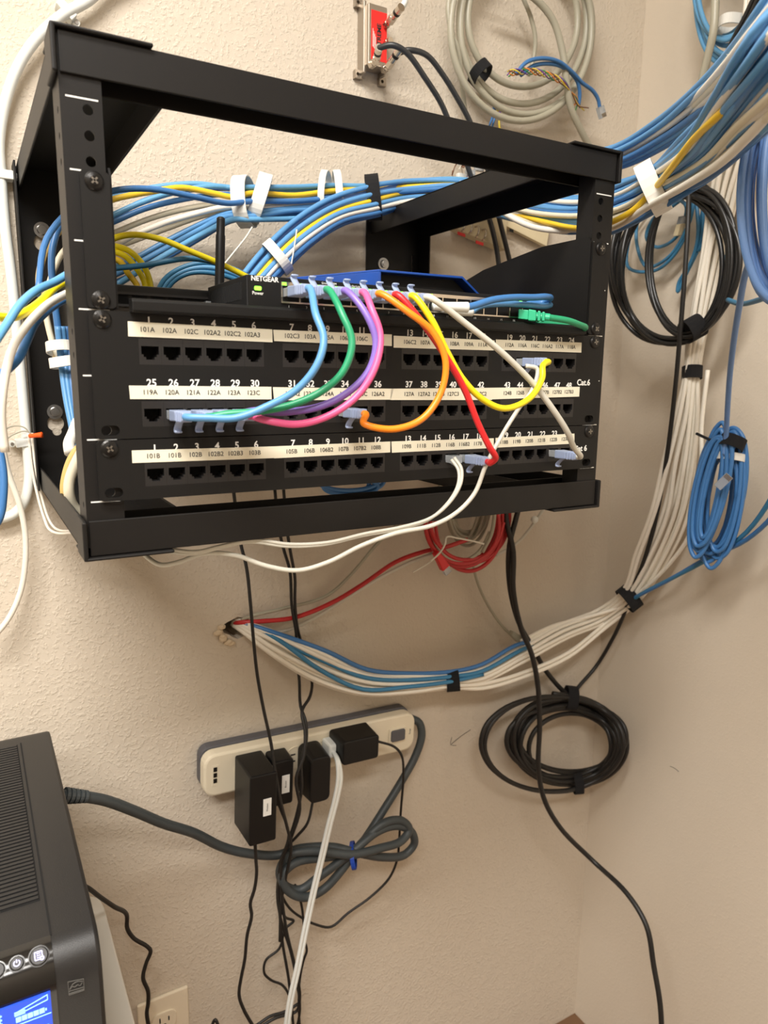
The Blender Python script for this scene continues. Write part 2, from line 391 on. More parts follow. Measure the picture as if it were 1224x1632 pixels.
def port(parent, cx, cz, me=[None]):
    """keystone insert: face with a stepped opening (wide at the top, two steps narrower below) and a dark cavity"""
    if me[0] is None:
        bm = bmesh.new()
        Xs = [-7.7, -6.1, -4.6, -3.0, 3.0, 4.6, 6.1, 7.7]; top, bot = -4.2, 8.6; zt = -9.4
        dz = [None, 1.6, 3.4, 5.2, 3.4, 1.6, None]
        q = lambda x, y, z: Vector((x/1000, y/1000, -z/1000))
        def F(*v, mi=0): bm.faces.new([bm.verts.new(p) for p in v]).material_index = mi
        for i in range(7):
            a, b = Xs[i], Xs[i+1]
            if dz[i] is None: F(q(a, -1, zt), q(b, -1, zt), q(b, -1, bot), q(a, -1, bot)); continue
            F(q(a, -1, zt), q(b, -1, zt), q(b, -1, top), q(a, -1, top)); F(q(a, -1, dz[i]), q(b, -1, dz[i]), q(b, -1, bot), q(a, -1, bot))
            F(q(a, -1, top), q(b, -1, top), q(b, 12, top), q(a, 12, top)); F(q(a, -1, dz[i]), q(a, 12, dz[i]), q(b, 12, dz[i]), q(b, -1, dz[i]))
            F(q(a, 12, top), q(b, 12, top), q(b, 12, dz[i]), q(a, 12, dz[i]), mi=1)
        for i in (1, 2, 3, 4, 5, 6):
            za = dz[i-1] if dz[i-1] is not None else top; zb = dz[i] if dz[i] is not None else top
            F(q(Xs[i], -1, za), q(Xs[i], 12, za), q(Xs[i], 12, zb), q(Xs[i], -1, zb))
        for a in (-7.7, 7.7): F(q(a, -1, zt), q(a, 4, zt), q(a, 4, bot), q(a, -1, bot), mi=1)
        F(q(-7.75, -1, zt), q(7.75, -1, zt), q(7.75, 4, zt), q(-7.75, 4, zt)); F(q(-7.6, -1, bot), q(7.6, -1, bot), q(7.6, 4, bot), q(-7.6, 4, bot))
        m_ = bpy.data.meshes.new('port'); bmesh.ops.remove_doubles(bm, verts=bm.verts[:], dist=1e-6); bmesh.ops.recalc_face_normals(bm, faces=bm.faces[:]); bm.to_mesh(m_); bm.free()
        m_.materials.append(PORTM); m_.materials.append(DARK); me[0] = m_
    o = bpy.data.objects.new('port', me[0]); COL.objects.link(o); o.parent = parent; o.location = P(cx, -1, cz); return o
PX = [-201.3+15.5*k for k in range(6)]; PX = PX+[x+108.4 for x in PX]; PX = PX+[x+216.6 for x in PX[:12]]
def label_strip(parent, c, texts, zs, xs):
    """c: four picture corners of the paper strip; texts printed on it"""
    y = -2.35; q = [aY(u, v, y) for u, v in c]; bm = bmesh.new(); prism(bm, q, Vector((0, .0003, 0)))
    s = mob('label_strip', bm, TAPE, parent)
    # height of the strip's middle at x
    def mid(x):
        f = (x/1000-q[0].x)/(q[1].x-q[0].x); return (q[0].z+(q[1].z-q[0].z)*f+q[3].z+(q[2].z-q[3].z)*f)/2
    sl = (q[1]-q[0]).normalized(); up = Vector((-sl.z, 0, sl.x))
    text_ob('printed_text', [(t, Vector((x/1000, -.00242, mid(x))), 4.9, 0.006) for t, x in zip(texts, xs)], INK, s, (Vector((sl.x, 0, sl.z)), up))
def number_row(parent, nums, xs, z, size=7.2):
    for n, x in zip(nums, xs): text_ob('port_number', [(str(n), P(x, -2.05, z), size, 0.02)], WHT, parent)

def patch48():
    rows = (161.0, 205.0)
    H = [(PX[g*6]-7.75, PX[g*6+5]+7.75, rz-9.4, rz+8.6) for rz in rows for g in range(4)]
    z0, z1 = 3*U+0.4, 5*U-0.3
    e = plate_panel('patch_panel', 'taller black patch panel with two rows of ports numbered 1 to 48', 'patch panel', -241.3, 241.3, z0, z1, H,
                    [(-231, 5*U-6.35), (231, 5*U-6.35)])
    for rz in rows:
        for x in PX: port(e, x, rz)
    number_row(e, range(1, 25), PX, 139.4); number_row(e, range(25, 49), PX, 182.6)
    A = ['101A', '102A', '102C', '102A2', '102C2', '102A3', '102C3', '103A', '105A', '106A', '106C', '106B', '106C2', '107A', '107B', '108A', '109A', '111A', '112A', '116A', '116C', '116A2', '117A', '118A']
    B = ['119A', '120A', '121A', '122A', '123A', '123C', '123A2', '123C2', '124A', '125A', '126C', '126A2', '127A', '127A2', '127A3', '127C3', '009', '127C2', '124B', '126B', '126B2', '127B', '127B2', '127B3']
    S1 = [((203.5, 512), (434, 525), (434.5, 545.5), (204.5, 536)), ((435.5, 525.5), (624.5, 533), (624.5, 551.5), (437, 543.5)), ((627.5, 535), (788.5, 542.5), (787, 558.5), (627.5, 554)), ((790.5, 541.5), (927, 546.5), (926, 562.5), (790.5, 557))]
    S1 = [S1[0], S1[1], S1[2], ((790.5, 541), (927, 546), (926.5, 562), (790.5, 557.5))]
    S2 = [((205.5, 614.5), (432.5, 616.5), (433, 636.5), (207.5, 636)), ((435, 617), (628, 619.5), (622.5, 637), (437, 638)), ((623, 619.5), (784, 618), (784, 637.5), (622.5, 637.5)), ((784, 618), (924, 616.5), (923, 632), (784, 636.5))]
    for S, T in ((S1, A), (S2, B)):
        for g in range(4): label_strip(e, S[g], T[g*6:g*6+6], None, [x-(1.5 if g == 0 else 0) for x in PX[g*6:g*6+6]])
    text_ob('panel_mark', [('Cat.6', aY(930, 610, -2.05), 8.2, 0.02)], WHT, e)
    for s in (-1, 1): screw(e, s*232.5, 3*U+6.35); screw(e, s*232.5, 5*U-6.35) if False else None
    return e
patch48()
def patch24():
    rz = 248.5; H = [(PX[g*6]-7.75, PX[g*6+5]+7.75, rz-9.4, rz+8.6) for g in range(4)]
    e = plate_panel('patch_panel', 'lower black patch panel with a single row of 24 ports', 'patch panel', -241.3, 241.3, 5*U+0.4, 6*U-0.3, H, [(-231, 6*U-6.35), (231, 6*U-6.35)])
    for x in PX: port(e, x, rz)
    number_row(e, range(1, 25), PX, 229.6)
    T = ['101B', '101B', '102B', '102B2', '102B3', '103B', '105B', '106B', '106B2', '107B', '107B2', '108B', '109B', '111B', '112B', '116B', '116B2', '117B', '118B', '119B', '120B', '121B', '122B', '123B']
    S = [((210, 718), (436, 711.5), (437, 730), (211, 738)), ((436, 711.5), (622, 703.7), (622, 721), (437, 730.5)), ((624, 703.7), (787, 698.5), (787, 714), (624.7, 721.5)), ((790, 698), (915.5, 691), (915.5, 707), (790, 713.5))]
    for g in range(4): label_strip(e, S[g], T[g*6:g*6+6], None, [x-1.5 for x in PX[g*6:g*6+6]])
    text_ob('panel_mark', [('Cat 6', aY(925, 715, -2.05), 8.0, 0.02)], WHT, e)
    for s in (-1, 1): screw(e, s*232.5, 5*U+6.35)
patch24()

def shelf():
    e = empty('rack_shelf', 'black cantilever rack shelf above the patch panels, carrying the switches', 'rack shelf')
    for s in (-1, 1):
        X = lambda a, b: (min(s*a, s*b), max(s*a, s*b))
        bm = bmesh.new(); x0, x1 = X(222.5, 241.3)
        prism(bm, [P(a, -2, b) for a, b in rrect((x0+x1)/2, 88.4, (x1-x0)/2, 43.9, 3)], Vector((0, .002, 0)))
        mob('mounting_ear', bm, PANEL, e)
        for z in (U+6.35, 3*U-6.35): screw(e, s*232.5, z)
        bm = bmesh.new()
        poly = [P(s*222.5, 0, 45), P(s*222.5, 4, 40), P(s*222.5, 70, 40), P(s*222.5, 170, 52), P(s*222.5, 300, 84), P(s*222.5, 318, 96), P(s*222.5, 318, 132), P(s*222.5, 0, 132)]
        if s < 0: poly = [P(-222.5, 0, 45), P(-222.5, 4, 40), P(-222.5, 120, 45), P(-222.5, 318, 84), P(-222.5, 330, 108), P(-222.5, 330, 132), P(-222.5, 0, 132)]
        prism(bm, poly, Vector((-s*.0015, 0, 0)))
        mob('side_gusset', bm, PANEL, e)
    bm = bmesh.new(); box(bm, -221, 221, 0, 318, 128.6, 130.2); mob('tray', bm, PANEL, e)
    bm = bmesh.new()
    prof = [(0, 124.8), (-10, 125.2), (-12, 127), (-12, 133.5), (-10.5, 134), (-10.5, 127.2), (0, 127)]
    prism(bm, [P(-214, a, b) for a, b in prof], Vector((.424, 0, 0)))
    box(bm, -214, 210, -10, 0, 126, 134.5)
    mob('front_lip', bm, PANEL, e, bevel=0.6)
shelf()
# ------------------------------------------------------------------ RJ45 plugs and patch cables
def add_plug(parent, c, out, up, kind='boot', latch=1):
    """plug at port mouth c, pointing out; up = direction the latch lies on. Returns the point where the cable leaves."""
    r = out.cross(up).normalized(); o_, u_ = out/1000, up/1000; r_ = r/1000
    def bx(bm, a0, a1, w, h0, h1, w2=None, h2=None):
        w2 = w if w2 is None else w2; g0, g1 = (h0, h1) if h2 is None else h2
        hexa(bm, [c+o_*a0-r_*w+u_*h0, c+o_*a0+r_*w+u_*h0, c+o_*a0+r_*w+u_*h1, c+o_*a0-r_*w+u_*h1,
                  c+o_*a1-r_*w2+u_*g0, c+o_*a1+r_*w2+u_*g0, c+o_*a1+r_*w2+u_*g1, c+o_*a1-r_*w2+u_*g1])
    bm = bmesh.new(); bx(bm, -4, 9, 5.7, -3.3, 3.3); p = mob('plug', bm, CLEAR, parent, bevel=0.4)
    if kind == 'clear':
        bm = bmesh.new(); bx(bm, 0, 10, 1.6, 3.4, 4.2, 1.4, (6.0, 6.8)); mob('latch', bm, CLEAR, p); return c+out*.008
    M_ = {'boot': BOOT, 'green': GBOOT}[kind]
    bm = bmesh.new()
    bx(bm, 7, 21, 6.1, -4.0, 4.0, 5.4, (-3.6, 3.6)); bx(bm, 21, 32, 5.4, -3.6, 3.6, 3.2, (-3.0, 3.0))
    for k in range(3): bx(bm, 22.5+k*3, 24+k*3, 5.6-k*.6, -3.9, 3.9)
    b = mob('boot', bm, M_, p, bevel=1.0)
    # curled latch guard
    bm = bmesh.new(); q = [c+o_*a+u_*h for a, h in ((14, 3.6), (11, 5.4), (7.5, 8.2), (5.5, 10.6), (6.0, 12.0), (8.5, 12.2))]
    if kind == 'boot': tube(bm, q, 1, n=8, sub=4, flat=(5.6, 1.6)); mob('latch_guard', bm, M_, b, smooth=True)
    return c+out*.030
DN = Vector((0, 0, -1)); UP = Vector((0, 0, 1)); SWX = lambda k: -93.5+14.9*(k-1)
def patch_cable(label, m, a, b, mid, r=2.7, group='patch cables plugged into the switch', kinds=('boot', 'boot')):
    """a, b: (centre, latch direction) of the two ports, mid: picture points with depths"""
    e = empty('patch_cable', label, 'patch cable', group)
    pa = add_plug(e, a[0], YM, a[1], kinds[0]); path = [pa-YM*.004, pa+YM*.006]
    path += mid
    if b is not None:
        bd = b[2] if len(b) > 2 else YM
        pb = add_plug(e, b[0], bd, b[1], kinds[1]); path += [pb+bd*.006, pb-bd*.004]
    bm = bmesh.new(); tube(bm, path, r, n=12, sub=8); mob('cable_jacket', bm, m, e, smooth=True)
    return e
SP = lambda k: (P(SWX(k), -3, 113.5), UP)
R1 = lambda k: (P(PX[k-1], -3, 161.3), DN); R2 = lambda k: (P(PX[k-25], -3, 205.3), DN); R3 = lambda k: (P(PX[k-1], -3, 248.8), DN)
NSW = 8
patch_cable('blue patch cable from the first port of the switch to port 26', BLUE, SP(1), R2(26), pts('Y', (503, 500, -62), (516, 540, -72), (506, 580, -74), (474, 620, -68), (425, 648, -58), (375, 666, -52), (330, 666, -46)))
patch_cable('green patch cable looping from the switch down to port 27', GRN, SP(2), R2(27), pts('Y', (545, 500, -60), (561, 545, -68), (548, 590, -68), (515, 622, -62), (465, 645, -56), (410, 656, -50), (362, 660, -44)))
patch_cable('purple patch cable looping from the switch down to port 28', PUR, SP(3), R2(28), pts('Y', (583, 500, -56), (599, 545, -62), (588, 590, -62), (555, 625, -58), (510, 648, -54), (450, 657, -48), (405, 655, -42)))
patch_cable('pink patch cable looping from the switch down to port 29', PNK, SP(4), R2(29), pts('Y', (592, 492, -54), (606, 535, -62), (598, 585, -66), (570, 630, -64), (525, 662, -60), (475, 676, -54), (425, 670, -48)))
patch_cable('orange patch cable from the switch curving round to port 34', ORG, SP(5), R2(34), pts('Y', (650, 497, -54), (690, 530, -60), (710, 575, -64), (703, 625, -64), (672, 668, -62), (625, 684, -58), (580, 675, -50)))
patch_cable('red patch cable from the switch down to port 17 of the lower panel', REDJ, SP(6), R3(17), pts('Y', (672, 513, -50), (705, 560, -54), (740, 620, -56), (762, 675, -58), (780, 712, -60), (790, 730, -58), (781, 738, -50)))
patch_cable('yellow patch cable from the switch up to port 20 of the top row', YEL2, SP(7), (P(PX[19], -3, 161.3), DN), pts('Y', (689, 512, -50), (712, 560, -52), (738, 605, -54), (770, 637, -56), (805, 651, -58), (845, 634, -58), (864, 603, -54), (865, 583, -48)))
patch_cable('off-white patch cable from the switch to port 23 of the lower panel', LGRAY, SP(8), R3(23), pts('Y', (745, 518, -46), (800, 562, -50), (850, 612, -52), (883, 655, -54), (905, 690, -52), (914, 712, -46)))
# twin telephone lines
def twin(name, label, m, r, path, plug=None):
    e = empty(name, label, 'telephone cable')
    if plug: add_plug(e, plug[0], YM, plug[1], plug[2])
    for d in (-1, 1):
        bm = bmesh.new(); q = [p+Vector((0.0, -.0006*d, 0.0009*d))+XP*(.0011*d) for p in path]; tube(bm, q, r, n=8, sub=6); mob('conductor', bm, m, e, smooth=True)
    return e
twin('telephone_cable', 'flat light grey telephone cable with a clear plug in port 16 of the lower panel', LGRAY, 1.5,
     pts('Y', (722, 731, -14), (733, 748, -22), (732, 772, -26), (716, 800, -26), (686, 826, -24), (640, 841, -20), (580, 852, -14), (520, 866, -8), (460, 869, 0), (400, 862, 6), (350, 872, 10), (310, 881, 14), (270, 877, 20), (235, 868, 40)), (R3(16)[0], DN, 'clear'))
cable('telephone_cable', 'thin white cable dropping from port 21 and sagging lowest below the rack', LGRAY, 2.0,
      pts('Y', (838, 583, -26), (856, 588, -30), (850, 618, -32), (826, 652, -32), (800, 694, -32), (775, 740, -32), (757, 785, -30), (730, 815, -28), (690, 837, -26), (630, 850, -20), (575, 870, -12), (525, 895, -4), (475, 909, 2), (425, 902, 8), (375, 885, 14), (325, 882, 20), (285, 896, 30), (255, 900, 40), (225, 880, 60)), cat='telephone cable')

# ------------------------------------------------------------------ the switches on the shelf
def netgear_switch():
    e = empty('network_switch', 'black 16-port network switch with NETGEAR lettering and coloured patch cables plugged in', 'network switch')
    x0, x1, z0, z1 = -128, 142, 102, 126
    bm = bmesh.new(); box(bm, x0, x1, 0, 100, z0, z1); case = mob('case', bm, BLKM, e, bevel=0.6)
    bm = bmesh.new(); box(bm, x0+1, x1-1, -.8, 0, z0+.5, z1-.4); mob('front_panel', bm, BLK, e)
    # metal-framed port row
    bm = bmesh.new()
    px0, px1 = SWX(1)-7.6, SWX(16)+7.6
    box(bm, px0, px1, -2, -.8, 105.5, 108.3); box(bm, px0, px1, -2, -.8, 120, 121.2)
    for k in range(17): box(bm, px0+14.9*k+(.0 if k else 0), px0+14.9*k+1.1, -2, -.8, 108.3, 120)
    mob('port_frame', bm, NICK, e)
    for k in range(1, 17):
        bm = bmesh.new(); box(bm, SWX(k)-6.4, SWX(k)+6.4, -1.0, -.7, 108.3, 120); box(bm, SWX(k)-2.8, SWX(k)+2.8, -1.9, -.8, 106.2, 108.6); mob('port', bm, DARK, e)
        text_ob('port_number', [(str(k), P(SWX(k)-1, -.95, 123.8), 2.9, 0.01)], WHT, e)
        for d in (-5.0, 5.0):
            if k in (11, 12, 13, 14, 15): continue
            if k >= 10 and d > 0 and k != 16: continue
            bm = bmesh.new(); box(bm, SWX(k)+d-1.7, SWX(k)+d+1.7, -2.5, -1.9, 105.9, 108.1); mob('link_light', bm, LEDG, e)
    text_ob('maker_name', [('NETGEAR', aY(422, 445, -.95), 5.0, 0.025)], WHT, e)
    bm = bmesh.new(); prism(bm, [P(a, -.95, b) for a, b in rrect(-119.6, 111.6, 2.8, 1.5, 1)], Vector((0, -.0006, 0))); mob('power_light', bm, LEDG, e)
    text_ob('power_marking', [('Power', P(-119.6, -.95, 115.2), 3.4, 0.01)], WHT, e)
    text_ob('speed_marking', [('Green=1000M', P(-60, -.95, 104.0), 2.2, 0.0), ('Yel=100M', P(-64, -.95, 106.2), 2.0, 0.0), ('On=Link', P(-36, -.95, 104.6), 2.2, 0.0), ('Blink=Act', P(-37, -.95, 106.6), 2.0, 0.0)], WHT, e)
    bm = bmesh.new()
    for k in range(22): box(bm, x0-.3, x0+.1, 12+k*3.7, 13.6+k*3.7, z0+4, z0+17)
    mob('side_vent', bm, DARK, e)
netgear_switch()
def router():
    e = empty('ethernet_router', 'flat black network box with empty ports and a rod antenna, behind the left post', 'router')
    bm = bmesh.new(); box(bm, -212, -28, 104, 210, 104, 128.4); mob('case', bm, BLK, e, bevel=1.5)
    bm = bmesh.new(); box(bm, -211, -110, 101.5, 104, 110, 112); box(bm, -211, -110, 101.5, 104, 123, 125); mob('port_surround', bm, PORTM, e)
    for k in range(6):
        bm = bmesh.new(); box(bm, -206+k*15, -194+k*15, 103.4, 103.9, 112.5, 122.5); mob('port', bm, DARK, e)
    a, b = P(-101, 155, 104), aY(352, 348, 155)
    bm = bmesh.new(); d = (b-a).normalized(); L = (b-a).length
    q = [a, a+d*L*.1, a+d*L*.12, a+d*L*.78, a+d*L*.80, a+d*L*.985, b]
    tube(bm, q, lambda t: 4.8 if t < .3 else (4.4 if t < .6 else 3.9), n=14, raw=True); cyl(bm, b, d, 3.9, 1.2, 14, 2.4)
    mob('antenna', bm, BLK, e, smooth=True)
router()
patch_cable_b = empty('patch_cable', 'short blue cable plugged into the flat box behind the left post', 'patch cable')
pq = add_plug(patch_cable_b, P(-131+4, 100, 117.5), YM, DN, 'clear')
bm = bmesh.new(); tube(bm, [pq, P(-124, 94, 117.5)] + [P(-100, 108-8, 116.5)+Vector((0, .0045, 0)), P(-70, 101.5, 116), P(-30, 101.5, 117)], 2.4, n=10); mob('cable_jacket', bm, BLUE2, patch_cable_b, smooth=True)
def blue_box():
    e = empty('network_switch', 'blue metal network switch with a black recessed face, behind the black switch', 'network switch')
    zt, zb = 71.5, 128.4
    A, B = (48, 112), (146, 106); L_, R_ = (-8, 236), (236, 222)
    # shell: top + flared sides
    bm = bmesh.new()
    tp = [P(A[0], A[1], zt), P(B[0], B[1], zt), P(176, 222, zt), P(-8, 236, zt)]
    prism(bm, tp, Vector((0, 0, -.0025))); mob('top_cover', bm, BLUEM, e, bevel=0.8)
    bm = bmesh.new()
    hexa(bm, [P(A[0], A[1], zt+2), P(A[0]+3, A[1], zt+2), P(-5, 236, zt+2), P(-8, 236, zt+2), P(A[0], A[1], zb), P(A[0]+3, A[1], zb), P(-5, 236, zb), P(-8, 236, zb)])
    mob('left_cover', bm, BLUEM, e, bevel=0.5); bm = bmesh.new()
    hexa(bm, [P(B[0]-4, B[1], zt), P(B[0], B[1], zt), P(176, 222, zt), P(172, 222, zt), P(186, B[1], 103), P(190, B[1], 103), P(214, 222, 103), P(210, 222, 103)])
    hexa(bm, [P(186, B[1], 103), P(190, B[1], 103), P(214, 222, 103), P(210, 222, 103), P(186, B[1], zb), P(190, B[1], zb), P(214, 222, zb), P(210, 222, zb)])
    mob('right_cover', bm, BLUEM, e, bevel=0.5)
    bm = bmesh.new(); prism(bm, [P(A[0]+5, A[1]+14, zt+2), P(B[0]-3, B[1]+14, zt+2), P(184, B[1]+14, 103), P(184, B[1]+14, zb), P(A[0]+5, A[1]+14, zb)], Vector((0, .09, 0))); mob('front_panel', bm, BLKM, e)
blue_box()
# cables at the right end of the switch
def blunt(name, label, cat, m, r, path, **k): return cable(name, label, m, r, path, cat=cat, **k)
e = empty('patch_cable', 'dark blue cable with a white plug sleeve at the ninth switch port', 'patch cable')
p0 = aY(690, 488, -16); p1 = aY(745, 490, -22)
bm = bmesh.new(); tube(bm, [p0, p0.lerp(p1, .2), p0.lerp(p1, .5), p0.lerp(p1, .8), p1], lambda t: 3.4+1.2*t, n=14); mob('plug_sleeve', bm, WJ3, e, smooth=True)
bm = bmesh.new(); tube(bm, pts('Y', (738, 490, -22), (752, 488, -22), (785, 478, -20), (820, 474, -16), (850, 474, -12), (870, 473, -8), (877, 476, 4), (866, 482, 14), (840, 485, 20)), 3.0, n=12); mob('cable_jacket', bm, BLUE2, e, smooth=True)
e = empty('patch_cable', 'second blue cable with a white plug sleeve under the first, at the tenth port', 'patch cable')
bm = bmesh.new(); tube(bm, pts('Y', (705, 492, -6), (735, 497, -8), (752, 498, -8)), 3.6, n=12); mob('plug_sleeve', bm, WJ3, e, smooth=True)
bm = bmesh.new(); tube(bm, pts('Y', (750, 498, -8), (765, 488, -9), (800, 484, -8), (840, 486, -6), (868, 488, 2), (877, 486, 10)), 2.8, n=12); mob('cable_jacket', bm, BLUE, e, smooth=True)
e = empty('patch_cable', 'green patch cable in the last switch port, doubled back at the right post', 'patch cable')
g0 = aY(826, 501, -5); g1 = aY(886, 507, -26); gd = (g1-g0).normalized()
bm = bmesh.new(); gu = UP; gr = gd.cross(gu).normalized()
f = lambda a, w, h: [g0+gd*a/1000+gr*i*w/1000+gu*j*h/1000 for i, j in ((-1, -1), (1, -1), (1, 1), (-1, 1))]
hexa(bm, f(0, 5.5, 4.2)+f(9, 5.5, 4.2)); mob('plug', bm, GBOOT, e, bevel=.6)
bm = bmesh.new(); hexa(bm, f(9, 6, 5)+f(16, 5.6, 4.6)); hexa(bm, f(17.5, 5.6, 4.6)+f(20, 5.4, 4.4)); hexa(bm, f(21.5, 5.2, 4.2)+f(24, 5, 4)); cyl(bm, g0+gd*.015, gd, 3.4, 14, 14)
mob('boot', bm, GBOOT, e, bevel=.8)
bm = bmesh.new(); tube(bm, [g0+gd*.026]+pts('Y', (905, 511, -24), (922, 517, -22), (933, 522, -16), (926, 524, -6), (905, 520, -4), (880, 516, -3), (856, 515, -2)), 3.0, n=12); mob('cable_jacket', bm, GRN, e, smooth=True)
# ------------------------------------------------------------------ cable bundles
def secs(*a):
    """(u, v, du, dv, mode, value, thick): centre in the picture, half spread, real depth, half thickness in mm"""
    out = []
    for u, v, du, dv, mode, val, th in a: out.append((u, v, du, dv, val if mode == 'D' else depth(FN[mode](u, v, val)), th))
    return out
def strand(S, s, t, wob=0.10, rnd=random):
    out = []; a = s; b = t
    for (u, v, du, dv, dep, th) in S:
        ss = a+rnd.uniform(-wob, wob); tt = b+rnd.uniform(-wob, wob)
        out.append(aD(u+du*ss, v+dv*ss, dep-tt*th))
    return out
def rise(q, dx=.02, dy=-.01):
    """carry the cable on upwards from its last point to the ceiling"""
    e = q[-1]; h = 2.598-e.z
    return q+[e+Vector((dx*.6, dy*.6, min(.12, h*.2))), e+Vector((dx, dy, h*.45)), e+Vector((dx, dy, h))]
rt = random.Random(11)
T = secs((400, 324, 1, 30, 'Y', 296, 14), (470, 321, 1, 27, 'Y', 312, 12), (530, 318, 2, 26, 'Y', 318, 12), (595, 314, 4, 24, 'Y', 318, 14), (660, 306, 5, 22, 'Y', 318, 14), (735, 305, 4, 22, 'Y', 296, 14),
         (790, 318, 2, 24, 'D', 985, 16), (850, 334, 0, 27, 'D', 930, 18), (925, 340, 0, 28, 'D', 860, 18), (985, 322, 5, 27, 'D', 800, 18), (1042, 297, 10, 24, 'D', 730, 14), (1108, 250, 24, 28, 'D', 630, 18), (1165, 192, 32, 34, 'D', 540, 20), (1245, 95, 48, 44, 'D', 440, 22), (1340, -20, 56, 50, 'D', 405, 24))
TB = T[4:]
fan = [  # (material, left-hand picture points ending left of the first white tie, s)
    (BLUE2, [(60, 470, 205), (75, 380, 240), (120, 330, 250), (177, 305, 240), (238, 301, 240), (306, 313, 250), (362, 324, 270)], -.1, .9),
    (SKY, [(90, 360, 300), (150, 322, 310), (238, 300, 310), (310, 293, 305), (365, 299, 300)], -.85, .3),
    (YEL, [(120, 345, 285), (177, 319, 280), (205, 312, 280), (245, 305, 285), (290, 299, 290), (340, 308, 292), (372, 314, 292)], -.45, .5),
    (SKY, [(120, 372, 300), (180, 343, 300), (225, 323, 300), (280, 306, 300), (340, 297, 300)], -.62, -.3),
    (BLUE2, [(120, 378, 300), (180, 354, 300), (230, 333, 300), (290, 318, 300), (350, 310, 300)], -.3, -.4),
    (WJ2, [(120, 398, 310), (180, 372, 310), (240, 348, 310), (300, 332, 305), (355, 324, 300)], 0.1, -.6),
    (WJ, [(140, 420, 280), (200, 382, 280), (250, 360, 280), (310, 341, 285), (360, 330, 290)], .22, .2),
    (BLUE, [(150, 440, 290), (210, 415, 290), (262, 386, 290), (318, 358, 290), (362, 340, 292)], .40, .3),
    (BLUE, [(150, 452, 270), (205, 428, 270), (260, 398, 275), (315, 368, 280), (362, 345, 290)], .6, .5),
    (BLUE2, [(160, 462, 300), (215, 436, 300), (270, 408, 300), (325, 376, 300), (368, 352, 300)], .78, -.2),
    (SKY, [(185, 455, 250), (228, 428, 255), (280, 397, 262), (335, 366, 275), (370, 350, 285)], .92, .6),
    (WJ2, [(130, 410, 330), (190, 392, 330), (250, 370, 325), (320, 345, 315), (365, 335, 310)], .3, -.9),
    (BLUE2, [(100, 372, 330), (170, 350, 330), (230, 320, 325), (300, 303, 315), (355, 300, 310)], -.75, -.9)]
GB = 'cables of the long bundle behind the rack'
for i, (m, left, s, t) in enumerate(fan):
    kind = {YEL: 'yellow', WJ2: 'cream', WJ: 'white'}.get(m, 'blue')
    p = [aY(*q) for q in left]+(strand(T[:6], s, t, .10, rt)+strand(T[6:], s, -1.3, .10, rt) if m is YEL else strand(T, s, t, .10, rt))
    cable('network_cable', '%s network cable running from behind the left post through the white straps' % kind, m, 3.05, rise(p), group=kind+' '+GB, n=10, sub=5)
# second bundle rising from behind the switches
S_ = secs((388, 468, 16, 12, 'Y', 236, 10), (436, 412, 19, 14, 'Y', 250, 12), (487, 366, 15, 19, 'Y', 275, 12), (540, 334, 9, 22, 'Y', 292, 12), (597, 319, 4, 24, 'Y', 298, 10))
sm = [(BLUE, -.9, .3), (PERI, -.6, -.4), (BLUE, -.35, .5), (YEL, .02, .2), (BLUE2, -.15, -.7), (BLUE, .3, .6), (WJ, .5, .4), (BLUE2, .85, .1), (WJ2, .75, -.6), (BLUE2, 1.0, -.5)]
for m, s, t in sm:
    kind = {YEL: 'yellow', WJ2: 'cream', WJ: 'white'}.get(m, 'blue')
    p = strand(S_, s, t, .06, rt)+(strand(TB[:2], s*.95, t+.3, .1, rt)+strand(TB[2:], s, -1.2, .1, rt) if m is YEL else strand(TB, s*.95, t+.3, .14, rt))
    cable('network_cable', '%s network cable rising from behind the switches to the black strap at the rear' % kind, m, 3.05, rise(p), group=kind+' cables rising from behind the switches', n=10, sub=5)
# more cables leaving the top right corner of the rack
for m, s, t in [(BLUE, -.95, 0), (BLUE, -.7, .7), (WJ, -.5, .9), (BLUE, -.2, .8), (BLUE, 0.1, .4), (WJ2, .3, 1.1), (BLUE, .5, .7), (PERI, .75, 0), (BLUE2, .92, .6), (WJ2, .8, 1.0)]:
    kind = {WJ2: 'cream', WJ: 'white'}.get(m, 'blue')
    cable('network_cable', kind+' network cable of the lower right bundle, seen beyond the right rack arm', m, 3.05, rise(strand(TB[1:], s, t, .16, rt)), group=kind+' cables of the lower right bundle', n=10, sub=5)
Up = secs((760, 296, 2, 12, 'D', 1010, 12), (850, 276, 1, 13, 'D', 930, 12), (925, 262, 2, 15, 'D', 860, 12), (985, 251, 4, 17, 'D', 810, 12), (1050, 215, 8, 20, 'D', 735, 12), (1118, 164, 14, 23, 'D', 640, 12), (1182, 104, 20, 21, 'D', 560, 10), (1245, 24, 32, 22, 'D', 470, 14), (1330, -80, 38, 26, 'D', 432, 16))
for m, s, t in [(BLUE, -.95, .5), (BLUE, -.55, .9), (WJ, -.25, .3), (BLUE2, .0, -.5), (BLUE2, .3, .8), (WJ2, .15, -.9), (BLUE, .65, .2), (BLUE2, .95, -.2), (BLUE2, -.6, -.6)]:
    kind = {WJ2: 'cream', WJ: 'white'}.get(m, 'blue')
    cable('network_cable', '%s network cable in the upper bundle leaving the top right corner of the rack' % kind, m, 3.05, rise(strand(Up, s, t, .10, rt)), group=kind+' cables of the upper right bundle', n=10, sub=5)
cable('network_cable', 'yellow network cable lying over the white tie right of the rack', YEL, 3.1, rise(pts('D', (800, 335, 980), (860, 352, 900), (925, 364, 830), (975, 354, 760), (1010, 334, 735), (1038, 306, 712), (1070, 268, 652), (1104, 224, 592), (1142, 187, 531), (1172, 160, 506), (1200, 135, 500), (1236, 100, 482), (1300, 40, 450))))
